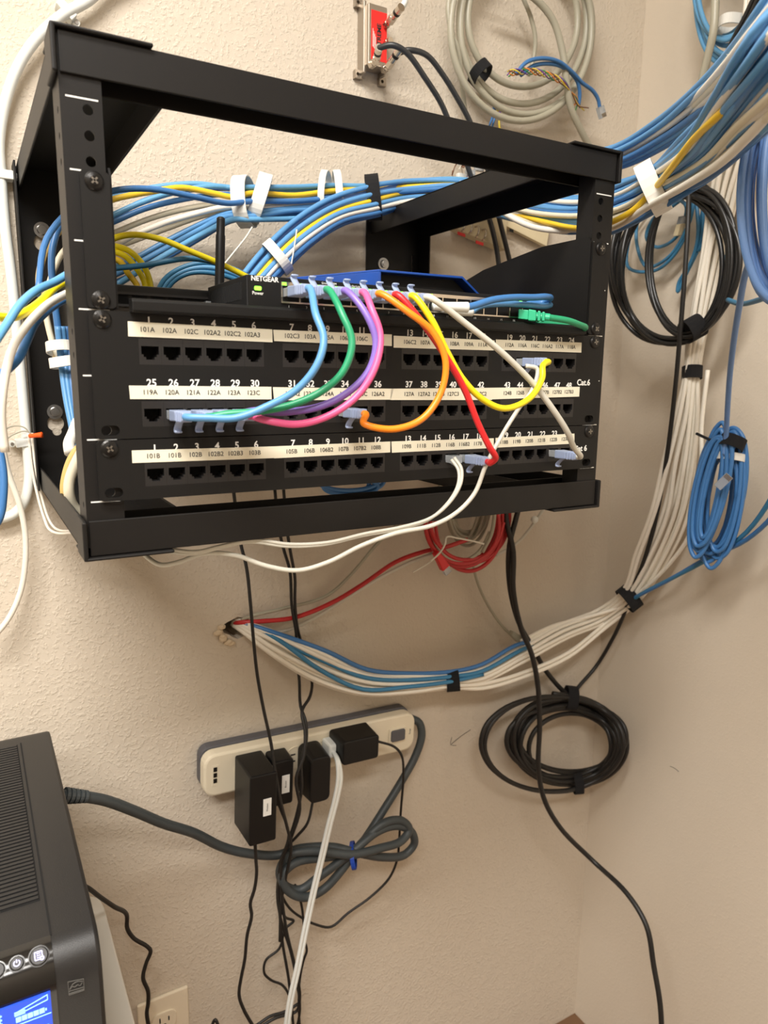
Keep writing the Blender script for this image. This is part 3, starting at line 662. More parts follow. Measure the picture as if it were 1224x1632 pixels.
cable('network_cable', 'thick white cable along the bottom edge of the bundle right of the rack', WJ, 3.6, rise(pts('D', (770, 320, 960), (850, 362, 900), (925, 368, 850), (978, 362, 780), (1035, 328, 712), (1100, 291, 622), (1150, 258, 560), (1195, 215, 508), (1245, 160, 450), (1310, 80, 390))))
cable('network_cable', 'white cable behind the bundle at the right, beside the thick white cable', WJ2, 3.2, rise(pts('D', (850, 355, 930), (925, 360, 870), (985, 345, 820), (1040, 318, 745), (1100, 280, 680), (1150, 235, 620), (1190, 180, 580), (1240, 110, 520), (1310, 20, 440))))
cable('network_cable', 'dark blue cable with a white printed end under the thick white cable', BLUE2, 3.2, rise(pts('D', (930, 384, 860), (985, 366, 800), (1040, 338, 735), (1095, 306, 680), (1140, 277, 650), (1180, 240, 620), (1215, 200, 590), (1260, 150, 540), (1310, 90, 480))))
for k, (a, b, l) in enumerate(((0, 0, 'topmost white cable at the upper right corner of the picture'), (6, 8, 'cream cable just under the topmost white one at the upper right corner'), (12, 15, 'white cable under the cream one at the upper right corner'))):
    cable('network_cable', l, WJ2 if k == 1 else WJ, 3.2, rise(pts('D', (985+a*.4, 248+b*.4, 850), (1050+a*.5, 208+b*.5, 770), (1103+a*.7, 162+b*.7, 648), (1158+a, 101+b, 540), (1188+a, 63+b, 492), (1236+a, 4+b, 438), (1300+a, -70+b, 380))))
cable('network_cable', 'white cable between the blue ones at the right edge, above the thick white cable', WJ, 3.2, rise(pts('D', (1060, 296, 712), (1105, 272, 640), (1150, 236, 572), (1190, 192, 514), (1240, 128, 452), (1310, 40, 390))))
strap('cable_tie', 'thin white tie round the upper cables near the right edge', WJ3, aD(1182, 104, 560), (aD(1245, 24, 470)-aD(1118, 164, 640)).normalized()*.5+(aD(1245, 24, 550)-aD(1118, 164, 550)).normalized()*.8, aD(1202, 122, 560)-aD(1162, 86, 560), 15, 15, 4.5, thick=1.2)
strap('velcro_strap', 'wide white strap round the bundle just right of the rack', VELW, aD(1041, 300, 722), (aD(1108, 250, 630)-aD(985, 322, 800)).normalized()*.45+(aD(1108, 250, 700)-aD(985, 322, 700)).normalized()*.8, aD(1058, 325, 726)-aD(1024, 275, 726), 25, 26, 17)
strap_px('velcro_strap', 'black strap round the bundle at the rear corner of the rack', VELB, 'Y', 595, 315, 312, 45, -5, 32, 22, 17)
strap_px('velcro_strap', 'left loop of the wide white straps hanging on the bundle behind the rack', VELW, 'Y', 390, 322, 298, 40, -2, 37, 20, 16, tilt=.15)
strap_px('velcro_strap', 'right loop of the wide white straps hanging on the bundle behind the rack', VELW, 'Y', 413, 316, 300, 40, 12, 36, 22, 16, tilt=-.25)
strap_px('velcro_strap', 'left one of the two narrow white straps left of the black strap', VELW, 'Y', 518, 306, 318, 40, 4, 30, 18, 8, tilt=.12)
strap_px('velcro_strap', 'right one of the two narrow white straps left of the black strap', VELW, 'Y', 538, 305, 318, 40, -4, 29, 18, 9, tilt=-.12)
strap_px('velcro_strap', 'white strap round the bundle rising behind the switches', VELW, 'Y', 443, 410, 250, 40, -34, 27, 18, 11)
cable('tie_tail', 'thin white tie tail hanging from the white straps behind the antenna', ZIP, 1.0, pts('Y', (402, 362, 280), (392, 378, 276), (368, 408, 270), (352, 428, 262)), n=6, cat='cable tie')
cable('tie_tail', 'thin white tie tail standing up from the strap behind the switches', ZIP, 0.8, pts('Y', (463, 428, 240), (468, 400, 244), (473, 366, 250)), n=6, cat='cable tie')
# loose cables behind the switches
cable('network_cable', 'lemon yellow cable arching from the left post towards the antenna', YEL2, 2.8, pts('Y', (130, 420, 190), (175, 383, 180), (210, 374, 180), (255, 381, 180), (300, 399, 176), (350, 420, 172), (395, 442, 170), (430, 462, 168)))
for k, (a, b, l) in enumerate(((0, 0, 'outermost'), (-8, 9, 'middle'), (-20, 19, 'innermost'))):
    cable('network_cable', '%s of three yellow loops bending down just right of the left post' % l, YEL if k == 2 else YEL2, 2.9, pts('Y', (120, 420+b, 215), (165+a*.3, 393+b, 210), (200+a*.5, 397+b, 205), (225+a, 418+b, 203), (238+a, 445+b*.5, 203), (242+a, 480, 204)))
cable('network_cable', 'braided blue cable crossing behind the antenna', TEAL, 2.7, pts('Y', (120, 440, 200), (180, 428, 195), (230, 423, 190), (300, 412, 186), (345, 419, 182), (395, 440, 178)))
for k, (a, l) in enumerate(((0, 'highest'), (7, 'middle'), (15, 'lowest'))):
    cable('network_cable', '%s of three blue cables arching up behind the flat box to the antenna' % l, TEAL if k != 1 else SKY, 2.6, pts('Y', (245+a*.8, 480, 222), (262+a*.8, 446+a*.3, 218), (290+a*.6, 427+a*.6, 214), (330, 419+a, 210), (370, 428+a, 206), (410, 448+a, 204)))
# left of the left post
cable('network_cable', 'tan yellow cable bending down over the black rear plate at the left', TAN, 3.3, pts('Y', (150, 352, 300), (104, 362, 300), (78, 390, 296), (66, 420, 290), (62, 450, 285), (68, 480, 278), (80, 530, 270), (92, 580, 262)))
cable('network_cable', 'blue cable bending down beside the tan one behind the left post', BLUE2, 3.3, pts('Y', (150, 330, 270), (98, 357, 262), (86, 385, 258), (82, 420, 255), (86, 470, 252), (92, 520, 250), (98, 580, 250)))
cable('network_cable', 'white cable bending down nearest the left post', WJ2, 3.0, pts('Y', (150, 372, 285), (104, 398, 280), (88, 425, 276), (78, 455, 272), (72, 480, 268), (82, 540, 262), (98, 580, 256)))
cable('network_cable', 'light blue cable leaving the rack to the left above the yellow one', SKY, 2.9, pts('Y', (120, 430, 60), (90, 448, 50), (55, 465, 30), (30, 488, 20), (12, 515, 12), (-8, 545, 0)))
cable('network_cable', 'yellow cable leaving the rack to the left edge of the picture', YEL2, 3.0, pts('Y', (120, 440, 90), (88, 458, 80), (66, 480, 64), (40, 498, 44), (18, 506, 30), (-14, 504, 20)))
cable('network_cable', 'white printed cable leaving the rack to the lower left', WJ, 3.0, pts('Y', (120, 462, 70), (84, 480, 60), (60, 500, 46), (38, 525, 34), (20, 555, 22), (8, 600, 14), (2, 660, 12), (8, 720, 14)))
cable('network_cable', 'dark blue cable leaving the rack to the lower left under the white one', BLUE2, 3.2, pts('Y', (115, 470, 90), (84, 488, 76), (56, 515, 60), (42, 545, 46), (30, 570, 34), (8, 592, 22), (-12, 610, 14)))
strap_px('velcro_strap', 'upper white strap round the cables behind the left post', VELW, 'Y', 101, 556, 252, 4, 40, 21, 16, 10)
strap_px('velcro_strap', 'lower white strap round the blue cables behind the left post', VELW, 'Y', 106, 577, 246, 6, 40, 21, 16, 10, tilt=-.25)
for k, (a, m) in enumerate(((0, BLUE), (7, BLUE), (14, BLUE2), (20, BLUE))):
    cable('network_cable', 'blue cable hanging from the lower white strap behind the left post', m, 2.9, pts('Y', (92+a, 520, 246+k*3), (96+a, 560, 246+k*3), (100+a*.9, 600, 240), (106+a*.8, 640, 232), (114+a*.6, 680, 222), (122+a*.4, 730, 210)), group='blue cables below the lower white strap')
cable('network_cable', 'tan cable curving down behind the foot of the left post', TAN, 3.4, pts('Y', (132, 705, 150), (114, 730, 150), (104, 760, 150), (102, 785, 150), (112, 815, 152), (140, 835, 158)))
cable('network_cable', 'cream cable curving down beside the tan one at the left post foot', WJ2, 4.6, pts('Y', (135, 712, 130), (120, 740, 130), (111, 765, 130), (110, 785, 130), (118, 808, 134), (145, 830, 140)))
bm = bmesh.new(); q = pts('Y', (124, 672, 196), (117, 690, 186), (110, 708, 176), (112, 722, 168)); tube(bm, q, 5.2, n=12); tag(mob('tape_wrap', bm, VELW, smooth=True), 'torn white tape wrap on the cables behind the foot of the left post', 'tape')
# white conduit and thin wires on the far left
cable('coax_cable', 'thick white cable curving over the top left of the rack and down the wall', WJ3, 5.4, rise([aW(420, -110, 14)], 0, 0)[:0:-1]+pts('W', (420, -110, 14), (300, -80, 14), (175, -30, 14), (142, 0, 14), (100, 24, 14), (58, 62, 14), (28, 108, 12), (8, 165, 11), (-1, 225, 10), (2, 285, 10), (8, 360, 10), (18, 440, 10), (27, 530, 10), (36, 630, 10), (44, 720, 10), (46, 765, 10), (38, 800, 10), (20, 820, 10), (-15, 830, 10)), n=14)
def clip(u, v, label, ang):
    e = empty('cable_clip', label, 'cable clip'); c = aW(u, v, 4)
    bm = bmesh.new(); ca, sa = math.cos(ang), math.sin(ang); d1 = Vector((ca, 0, sa)); d2 = Vector((-sa, 0, ca))
    hexa(bm, [c+d1*a+d2*b-YM*.004+YM*h for h in (0, .0165) for a, b in ((-.011, -.0045), (.009, -.0045), (.009, .0045), (-.011, .0045))]); mob('saddle', bm, WJ3, e, bevel=1)
    bm = bmesh.new(); q = c-d1*.014; cyl(bm, q, YM, 3.6, 6, 14); cyl(bm, q+YM*.006, YM, 1.8, 1, 10, mi=1); mob('nail', bm, [WJ3, ZINC], e)
clip(103, 20, 'white nail clip holding the thick white cable above the rack', 2.4)
clip(3, 281, 'white nail clip at the left edge beside the rear corner of the rack', PI)
clip(41, 704, 'white nail clip holding the thick white cable left of the rack foot', 0.1)
cable('network_cable', 'greyish white cable hanging down the wall at the left edge', WJ, 3.2, pts('W', (-10, 640, 40), (2, 700, 30), (14, 755, 24), (30, 800, 22), (40, 850, 20), (40, 900, 20), (32, 945, 20), (14, 985, 22), (-14, 1020, 26)))
cable('network_cable', 'blue cable bulging into the left edge of the picture', BLUE2, 3.6, pts('D', (-40, 660, 640), (-8, 700, 640), (4, 745, 640), (5, 790, 640), (-3, 830, 640), (-40, 870, 640)))
cable('telephone_cable', 'left one of two thin white wires bending under the rack corner', WJ, 1.5, pts('W', (46, 690, 16), (50, 740, 16), (60, 790, 18), (70, 825, 24), (78, 843, 34), (92, 850, 46), (118, 849, 60)), n=8, cat='wire')
cable('telephone_cable', 'right one of two thin white wires bending under the rack corner', WJ, 1.5, pts('W', (51, 690, 16), (56, 740, 16), (66, 790, 18), (77, 826, 24), (86, 840, 34), (98, 846, 46), (124, 845, 60)), n=8, cat='wire')
e = empty('wire_pair', 'two thin grey wires joined by an orange wire nut beside the rack', 'wire')
for q in (((2, 688), (20, 679), (38, 681), (50, 694)), ((3, 706), (22, 692), (40, 687), (54, 694))):
    bm = bmesh.new(); tube(bm, [aW(u, v, 26) for u, v in q], .8, n=6); mob('wire', bm, GRAYJ, e, smooth=True)
bm = bmesh.new(); a, b = aW(47, 695, 26), aW(67, 693, 34); tube(bm, [a, a.lerp(b, .5), a.lerp(b, .8), b], lambda t: 2.3+.9*t, n=12); mob('wire_nut', bm, ORNUT, e, smooth=True)
# ------------------------------------------------------------------ coils of cable
def coil_pts(mode, cx, cy, a, b, val, turns, rot=0.0, ja=.06, jc=3, jd=6, start=0.0, per=14, seed=1, sweep=None, drift=(0, 0)):
    """a cable wound round an oval in the picture's plane of a real surface (mode, val); radius, centre and depth wander from turn to turn"""
    rn = random.Random(seed); out = []; N = int(turns*per)
    A = [1+rn.uniform(-ja, ja) for _ in range(int(turns)+3)]; B = [1+rn.uniform(-ja, ja) for _ in range(int(turns)+3)]
    X = [rn.uniform(-jc, jc) for _ in range(int(turns)+3)]; Y = [rn.uniform(-jc, jc) for _ in range(int(turns)+3)]; Dd = [rn.uniform(-jd, jd) for _ in range(int(turns)+3)]
    for i in range(N+1):
        t = i/per; k = int(t); f = t-k; f = f*f*(3-2*f); L = lambda q: q[k]*(1-f)+q[k+1]*f
        th = start+2*PI*t; x = a*L(A)*math.cos(th); y = b*L(B)*math.sin(th); c_, s_ = math.cos(rot), math.sin(rot)
        out.append(FN[mode](cx+L(X)+drift[0]*t+x*c_-y*s_, cy+L(Y)+drift[1]*t+x*s_+y*c_, val+L(Dd)))
    return out
def strap_seg(name, label, m, mode, u, v, val, du, dv, hpx, hd, width, **k): return strap_px(name, label, m, mode, u, v, val, du, dv, hpx, hd, width, **k)
# grey coil on the wall at the top
G = []
G += coil_pts('W', 835, 30, 88, 108, 26, 1.0, start=-PI*.5, seed=3, ja=.02, jd=3)
G += coil_pts('W', 832, 36, 100, 128, 30, 1.0, start=-PI*.5, seed=5, ja=.03, jd=3)
G += coil_pts('W', 838, 42, 106, 142, 34, 1.0, start=-PI*.5, seed=9, ja=.03, jd=3)
G += coil_pts('W', 830, 46, 112, 150, 40, 1.0, start=-PI*.5, seed=12, ja=.02, jd=3)
e = empty('cable_coil', 'thick grey cable coiled on the wall above the rack, held with a black strap', 'coiled cable')
bm = bmesh.new(); tube(bm, G, 4.6, n=12, sub=4); mob('cable_jacket', bm, GRAYJ, e, smooth=True)
bm = bmesh.new(); tube(bm, pts('W', (780, -30, 44), (842, -10, 48), (880, 30, 52), (896, 80, 54), (903, 130, 54), (910, 172, 50), (926, 208, 46), (945, 245, 40), (962, 285, 34)), 4.8, n=12); mob('cable_jacket', bm, GRAYJ, e, smooth=True)
bm = bmesh.new(); tube(bm, pts('W', (745, -30, 40), (716, 0, 40), (718, 45, 40), (730, 80, 38), (736, 130, 26), (742, 180, 18), (760, 235, 14)), 3.4, n=12); mob('cable_jacket', bm, GRAYJ, e, smooth=True)
bm = bmesh.new(); tube(bm, pts('W', (826, -20, 30), (845, 25, 28), (853, 60, 26), (850, 95, 22), (842, 120, 20)), 3.0, n=10); mob('cable_jacket', bm, GRAYJ, e, smooth=True)
strap_px('velcro_strap', 'black strap round the lower left of the grey coil', VELB, 'W', 765, 117, 34, 30, 34, 17, 17, 14)
def wires(name, label, cat, specs, r=.9):
    e = empty(name, label, cat)
    for c, q in specs:
        bm = bmesh.new(); tube(bm, q, r, n=6, sub=4); mob('wire', bm, W1.get(c) or c, e, smooth=True)
    return e
tw = []
for k, c in enumerate('ogpyn'):
    q = []
    for i in range(15):
        f = i/14; u = 810+88*f; v = 117-6*math.sin(f*PI)+14*f*f; a = f*16+k*1.26
        q.append(aW(u+2*math.cos(a), v+5*math.sin(a), 58+4*math.cos(a)))
    q += [aW(910, 146, 56), aW(921, 160+k*2, 50), aW(918+k*7-8, 172+(k % 2)*4, 46)]
    tw.append((c, q))
wires('stripped_cable', 'twisted bundle of orange, green and violet wires crossing the grey coil', 'wire', tw)
cable('network_cable', 'bright blue cable arching over the lower grey coil to a loose plug', BLUE2, 2.7, pts('W', (822, 118, 56), (838, 100, 60), (862, 93, 62), (890, 98, 62), (912, 115, 60), (928, 132, 56), (945, 145, 54), (953, 158, 52), (956, 172, 50)))
cable('network_cable', 'deep blue cable just under the bright blue one on the grey coil', BLUE2, 2.7, pts('W', (830, 120, 54), (850, 105, 56), (880, 102, 58), (905, 112, 56), (920, 130, 54), (924, 150, 50), (922, 168, 46)))
e = empty('cable_plug', 'loose clear plug hanging right of the grey coil', 'plug'); a = aW(956, 170, 50); d = (aW(960, 185, 50)-a).normalized(); r_ = YM.cross(d)
bm = bmesh.new(); hexa(bm, [a+r_*i*.0055+YM*j*.0035+d*h for h in (0, .016) for i, j in ((-1, -1), (1, -1), (1, 1), (-1, 1))]); mob('body', bm, CLEAR, e, bevel=.4)
bm = bmesh.new()
for k in range(8): hexa(bm, [a+r_*(-.0042+k*.0012+i*.0004)+YM*(.0036+j*.0003)+d*h for h in (.010, .0155) for i, j in ((-1, -1), (1, -1), (1, 1), (-1, 1))])
mob('contacts', bm, NICK, e)
wires('stripped_cable', 'short blue, yellow and violet wires hanging under the grey coil', 'wire', [(BLUE2, pts('W', (787, 165, 20), (786, 182, 20), (780, 200, 22), (776, 215, 22))), (W1['y'], pts('W', (790, 165, 22), (795, 185, 22), (796, 202, 22), (800, 218, 22))), (W1['p'], pts('W', (792, 165, 20), (797, 178, 20), (795, 192, 20))), (BLUE2, pts('W', (788, 165, 24), (789, 184, 24), (784, 204, 26)))], 1.5)
# blue coil hanging at the top right
cable('cable_coil', 'blue cable coil at the upper right with a wide white strap', SKY, 3.1, coil_pts('W', 1158, -28, 46, 104, 60, 9, rot=.04, ja=.22, jc=5, jd=14, seed=21), cat='coiled cable', sub=4)
strap_px('velcro_strap', 'wide white strap round the blue coil at the upper right', VELW, 'W', 1164, 40, 66, 6, -60, 19, 14, 14)
cable('network_cable', 'thick grey cable hanging in front of the upper right blue coil', GRAYJ, 5.2, rise([aW(1140, -40, 110)], 0, 0)[:0:-1]+pts('W', (1140, -40, 110), (1140, 0, 110), (1137, 50, 110), (1128, 90, 106), (1116, 140, 100), (1106, 200, 92), (1098, 260, 80)), n=12)
for k, (a, b) in enumerate(((0, 0), (9, 3), (-7, 5))):
    cable('coax_cable', 'black cable running steeply behind the bundle at the upper right', BJ, 3.1, rise([aW(1222+a, -40, 130)], 0, 0)[:0:-1]+pts('W', (1222+a, -40, 130), (1200+a, 15, 128), (1172+a, 70, 124), (1140+a*.7, 130+b, 116), (1118+a*.5, 170+b, 104), (1106+a*.4, 215+b, 90), (1098+a*.6, 262, 70), (1092+a*.8, 305, 56)), group='black cables behind the upper right bundle')
cable('coax_cable', 'grey cable beside the black cables at the upper right', GRAYJ, 3.1, rise([aW(1240, -20, 140)], 0, 0)[:0:-1]+pts('W', (1240, -20, 140), (1210, 25, 138), (1180, 75, 134), (1150, 130, 120), (1125, 190, 100)))
# big black coil right of the rack
cable('cable_coil', 'large coil of black cable hanging on the wall right of the rack', BJ, 3.5, coil_pts('W', 1078, 418, 88, 126, 86, 8, rot=.12, ja=.12, jc=12, jd=14, seed=5, start=-PI/2, per=16), cat='coiled cable', n=10, sub=4)
cable('cable_coil', 'inner loops of black cable nested inside the large black coil', BJ, 3.2, coil_pts('W', 1102, 412, 66, 112, 92, 3.4, rot=.05, ja=.10, jc=8, jd=10, seed=15, start=-PI/2, per=16), cat='coiled cable', n=10, sub=4)
cable('coax_cable', 'single black cable hanging straight down in front of the large black coil', BJM, 3.3, pts('W', (1098, 290, 100), (1097, 340, 110), (1094, 400, 114), (1089, 470, 114), (1084, 530, 110), (1078, 600, 100), (1068, 690, 90), (1056, 770, 80), (1042, 840, 74), (1026, 895, 66), (1012, 930, 52), (996, 975, 40), (978, 1015, 34), (950, 1062, 30), (926, 1090, 30), (908, 1112, 34)), n=12)
strap_px('velcro_strap', 'black strap round the bottom of the large black coil', VELB, 'W', 1104, 524, 90, 40, -22, 17, 16, 24)
# teal loops behind it
cable('cable_coil', 'teal blue cable looped loosely behind the large black coil', TEAL, 2.7, pts('W', (1110, 300, 40), (1070, 330, 34), (1040, 350, 30), (1030, 378, 30), (1048, 394, 34), (1080, 375, 40), (1094, 330, 44), (1060, 318, 30), (1020, 345, 24), (1014, 380, 24), (1030, 425, 26), (1070, 405, 34), (1100, 350, 42), (1106, 310, 40), (1090, 380, 36), (1062, 420, 30), (1036, 433, 26), (1000, 424, 24), (1010, 360, 20), (1040, 310, 20)), cat='coiled cable')
cable('cable_coil', 'teal blue cable hanging in tight loops beside the white cables', TEAL, 2.7, pts('W', (1108, 300, 34), (1112, 380, 34), (1100, 420, 30), (1082, 450, 26), (1080, 465, 26), (1092, 440, 26), (1118, 380, 30), (1120, 310, 34), (1128, 370, 34), (1112, 400, 30), (1122, 330, 30), (1140, 300, 34), (1152, 390, 30), (1148, 430, 28), (1158, 380, 28), (1150, 320, 30)), cat='coiled cable')
e = empty('cable_plug', 'clear plug with a beige hood inside the large black coil', 'plug'); a = aW(1080, 376, 46); d = (aW(1088, 346, 50)-a).normalized(); r_ = YM.cross(d).normalized()
bm = bmesh.new(); hexa(bm, [a+r_*i*.006+YM*j*.004+d*h for h in (0, .017) for i, j in ((-1, -1), (1, -1), (1, 1), (-1, 1))]); mob('hood', bm, BEIGE, e, bevel=1)
bm = bmesh.new(); hexa(bm, [a+r_*i*.0055+YM*j*.0035+d*h for h in (.017, .028) for i, j in ((-1, -1), (1, -1), (1, 1), (-1, 1))]); mob('body', bm, CLEAR, e, bevel=.5)
# periwinkle coil at the right edge
cable('cable_coil', 'large periwinkle blue cable coil hanging at the right edge of the picture', PERI, 3.2, coil_pts('D', 1246, 318, 60, 158, 600, 9, rot=.03, ja=.13, jc=6, jd=16, seed=31, start=-PI/2), cat='coiled cable', sub=5, n=10)
cable('cable_coil', 'inner loops of periwinkle blue cable at the right edge', PERI, 3.2, coil_pts('D', 1252, 305, 34, 140, 590, 5, rot=.03, ja=.16, jc=5, jd=12, seed=35, start=-PI/2), cat='coiled cable', sub=5, n=10)
cable('network_cable', 'periwinkle blue cable dropping from the right edge coil to the hanging blue hank', PERI, 3.3, pts('D', (1200, 405, 680), (1187, 440, 720), (1178, 490, 760), (1170, 540, 810), (1163, 600, 870), (1159, 660, 920), (1157, 700, 950), (1155, 725, 955)))
cable('network_cable', 'teal cable curving off to the right edge below the periwinkle coil', TEAL, 3.0, pts('D', (1160, 478, 900), (1178, 484, 860), (1200, 481, 800), (1230, 468, 740), (1260, 440, 700)))
# hanging blue hank
cable('cable_coil', 'blue cable hank tied with a black strap, hanging on the right wall', BLUE2, 2.9, coil_pts('W', 1146, 792, 27, 92, 96, 12, rot=.13, ja=.30, jc=11, jd=22, seed=41, start=-PI/2), cat='coiled cable', sub=5, n=10)
cable('cable_coil', 'front loops of the hanging blue hank, beside its plug', BLUE2, 3.0, coil_pts('W', 1136, 783, 20, 86, 126, 6, rot=.2, ja=.30, jc=9, jd=8, seed=44, start=-PI/2), cat='coiled cable', sub=5, n=10)
strap_px('velcro_strap', 'black strap at the top of the hanging blue hank', VELB, 'W', 1166, 706, 118, 20, -45, 17, 16, 16)
strap_px('velcro_strap', 'white strap just below the black one on the hanging blue hank', VELW, 'W', 1164, 729, 112, 8, -45, 20, 16, 10)
cable('strap_tail', 'black strap tail sticking out left of the hanging blue hank', VELB, 1.9, pts('W', (1156, 705, 122), (1140, 704, 126), (1125, 698, 128), (1110, 691, 128)), cat='strap')
e = empty('cable_plug', 'clear plug dangling in front of the hanging blue hank', 'plug'); a = aW(1143, 777, 150); d = (aW(1165, 756, 150)-a).normalized(); nn = -ray(1150, 765).normalized(); r_ = nn.cross(d).normalized()
bm = bmesh.new(); hexa(bm, [a+r_*i*.0055+nn*j*.0035+d*h for h in (0, .024) for i, j in ((-1, -1), (1, -1), (1, 1), (-1, 1))]); mob('body', bm, CLEAR, e, bevel=.5)
bm = bmesh.new()
for k in range(8): hexa(bm, [a+r_*(-.0042+k*.0012+i*.0004)+nn*(.0036+j*.0003)+d*h for h in (.017, .0235) for i, j in ((-1, -1), (1, -1), (1, 1), (-1, 1))])
mob('contacts', bm, NICK, e)
# white cables running down the corner and across to the hole
Wn = secs((1196, 190, 22, 4, 'W', 90, 10), (1168, 262, 20, 5, 'W', 80, 10), (1150, 335, 18, 3, 'W', 62, 10), (1134, 410, 16, 3, 'W', 54, 10), (1119, 490, 14, 2, 'W', 52, 9), (1108, 550, 12, 1, 'W', 52, 8), (1103, 596, 10, 0, 'W', 52, 8), (1096, 660, 17, 2, 'W', 56, 8), (1084, 740, 24, 4, 'W', 62, 9), (1066, 820, 26, 8, 'W', 62, 9), (1034, 895, 21, 10, 'W', 56, 8), (1006, 948, 11, 8, 'W', 48, 8),
          (960, 984, 6, 11, 'W', 48, 8), (900, 1008, 7, 12, 'W', 50, 8), (830, 1046, 6, 13, 'W', 54, 8), (770, 1078, 2, 14, 'W', 56, 8), (720, 1085, 0, 11, 'W', 58, 8), (650, 1092, -2, 14, 'W', 60, 8), (580, 1090, -4, 17, 'W', 58, 8), (510, 1065, -8, 20, 'W', 50, 8), (440, 1028, -9, 16, 'W', 34, 6), (395, 1002, -5, 8, 'W', 12, 4), (372, 990, -2, 5, 'W', -14, 3))
rw = random.Random(8)
for k, (s, t) in enumerate(((-1, 0), (-.72, .6), (-.45, -.4), (-.2, .7), (.05, -.5), (.3, .6), (.55, -.2), (.8, .5), (1.0, -.4))):
    q = strand(Wn, s, t, .12, rw)
    NW = rise([q[0]], 0, 0)[:0:-1]
    if k >= 7:   # the loosest strands sag below the others between the two black straps
        for i, (du, dv) in {12: (2, 12), 13: (6, 32), 14: (4, 26), 15: (0, 12)}.items():
            u, v, _, _, dep, _ = Wn[i]; q[i] = aD(u+du, v+dv+(k-7)*7, dep)
    cable('network_cable', 'white network cable running down the corner and across the back wall to the hole', WJ, 3.25, NW+q, group='white cables running to the hole in the wall', n=10, sub=5)
cable('network_cable', 'white cable bowing out to the right of the white bundle beside the blue hank', WJ, 3.2, pts('W', (1128, 590, 56), (1118, 680, 64), (1118, 730, 70), (1114, 790, 70), (1100, 850, 66), (1070, 895, 60), (1030, 935, 52), (985, 968, 48), (930, 985, 46), (880, 998, 44), (830, 1022, 46)))
for k, (s, l) in enumerate(((-1.35, 'upper'), (-.6, 'lower'))):
    q = [aW(1300, 700-k*70, 150), aW(1245, 805-k*40, 130), aW(1190, 860-k*12, 100), aW(1130, 888+k*2, 80), aW(1070, 922, 66), aW(1020, 948, 56)]
    q += [aW(970, 976+k*4, 36), aW(900, 1000+k*4, 34), aW(860, 1020+k*4, 40)]+[aW(u+du*s, v+dv*s, 58+k*6) for u, v, du, dv, _, _ in Wn[14:19]]+[aW(510-8*s, 1065+20*s, 52), aW(440, 1028+14*s, 36), aW(395, 1002+5*s, 12), aW(374, 990, -12)]
    cable('network_cable', '%s of two blue cables along the top of the sagging white bundle' % l, BLUE2 if k == 0 else TEAL, 3.2, q, sub=5)
cable('network_cable', 'blue cable woven among the white ones below the rack', TEAL, 3.1, [aW(u+du*s, v+dv*s, o) for (u, v, du, dv, _, _), s, o in zip(Wn[15:], (-.2, .1, .2, .5, .1, -.5, -.7, -.5), (64, 68, 70, 68, 60, 40, 12, -12))], sub=5)
strap_px('velcro_strap', 'black strap round the white cables near the top right', VELB, 'W', 1103, 594, 52, 2, -50, 13, 13, 19)
strap_px('velcro_strap', 'black strap where the white cables turn the corner', VELB, 'W', 1003, 953, 50, 44, -34, 20, 14, 22)
strap_px('velcro_strap', 'black strap on the white and blue cables above the power strip', VELB, 'W', 721, 1085, 58, 45, -4, 15, 14, 20)
# the hole and its crumbled edge
bm = bmesh.new(); c = aW(379, 1000, 0); c.y = WALLY/1000
bm2 = bmesh.new(); rh = random.Random(2)
pl = [c+XP*(.021*math.cos(a)*rh.uniform(.8, 1.15))+ZP*(.015*math.sin(a)*rh.uniform(.8, 1.15)) for a in [2*PI*k/16 for k in range(16)]]
cut(bpy.data.objects['wall_back'], (prism(bm2, [p-Vector((0, .01, 0)) for p in pl], Vector((0, .08, 0))), bm2)[1]); bm.free()
bm = bmesh.new()
for k in range(15):
    a = rh.uniform(2.2, 4.4); q = c+XP*(.026*math.cos(a)*rh.uniform(.85, 1.2))+ZP*(.02*math.sin(a)*rh.uniform(.8, 1.2)); s = rh.uniform(.002, .0055)
    bmesh.ops.create_icosphere(bm, subdivisions=1, radius=s, matrix=Matrix.Translation(q-Vector((0, s*.4, 0))) @ Matrix.Diagonal((1.2, .7, .8, 1)))
o = mob('plaster_crumbs', bm, PLAS); o['kind'] = 'stuff'; tag(o, 'crumbled bare plaster round the hole where the cables enter the wall', 'plaster')
# lower black coil and the black cables under the rack
cable('cable_coil', 'coil of black cable hanging low in the corner, tied top and bottom', BJM, 4.1, coil_pts('W', 902, 1184, 78, 66, 44, 9, rot=.05, ja=.2, jc=11, jd=14, seed=52, start=-PI/2, per=16), cat='coiled cable', n=10, sub=4)
cable('cable_coil', 'two wide loose loops of black cable at the left of the low coil', BJM, 3.8, coil_pts('W', 880, 1185, 110, 77, 58, 2, rot=.0, ja=.06, jc=4, jd=4, seed=55, start=-PI/2, per=16), cat='coiled cable', n=10, sub=4)
strap_px('velcro_strap', 'black strap at the top of the low black coil', VELB, 'W', 910, 1112, 50, 50, 6, 17, 18, 18)
strap_px('velcro_strap', 'black strap at the bottom of the low black coil', VELB, 'W', 920, 1248, 50, 50, -4, 15, 16, 16)
cable('power_cable', 'black cable running down past the low coil and out at the bottom edge', BJM, 4.2, pts('W', (812, 770, 60), (806, 820, 70), (818, 880, 76), (818, 940, 78), (830, 1000, 80), (848, 1045, 82), (858, 1100, 84), (860, 1160, 88), (858, 1220, 92), (866, 1270, 96), (892, 1318, 100), (945, 1372, 104), (1000, 1425, 110), (1030, 1475, 114), (1042, 1540, 116), (1052, 1600, 118), (1056, 1680, 120)), n=12)
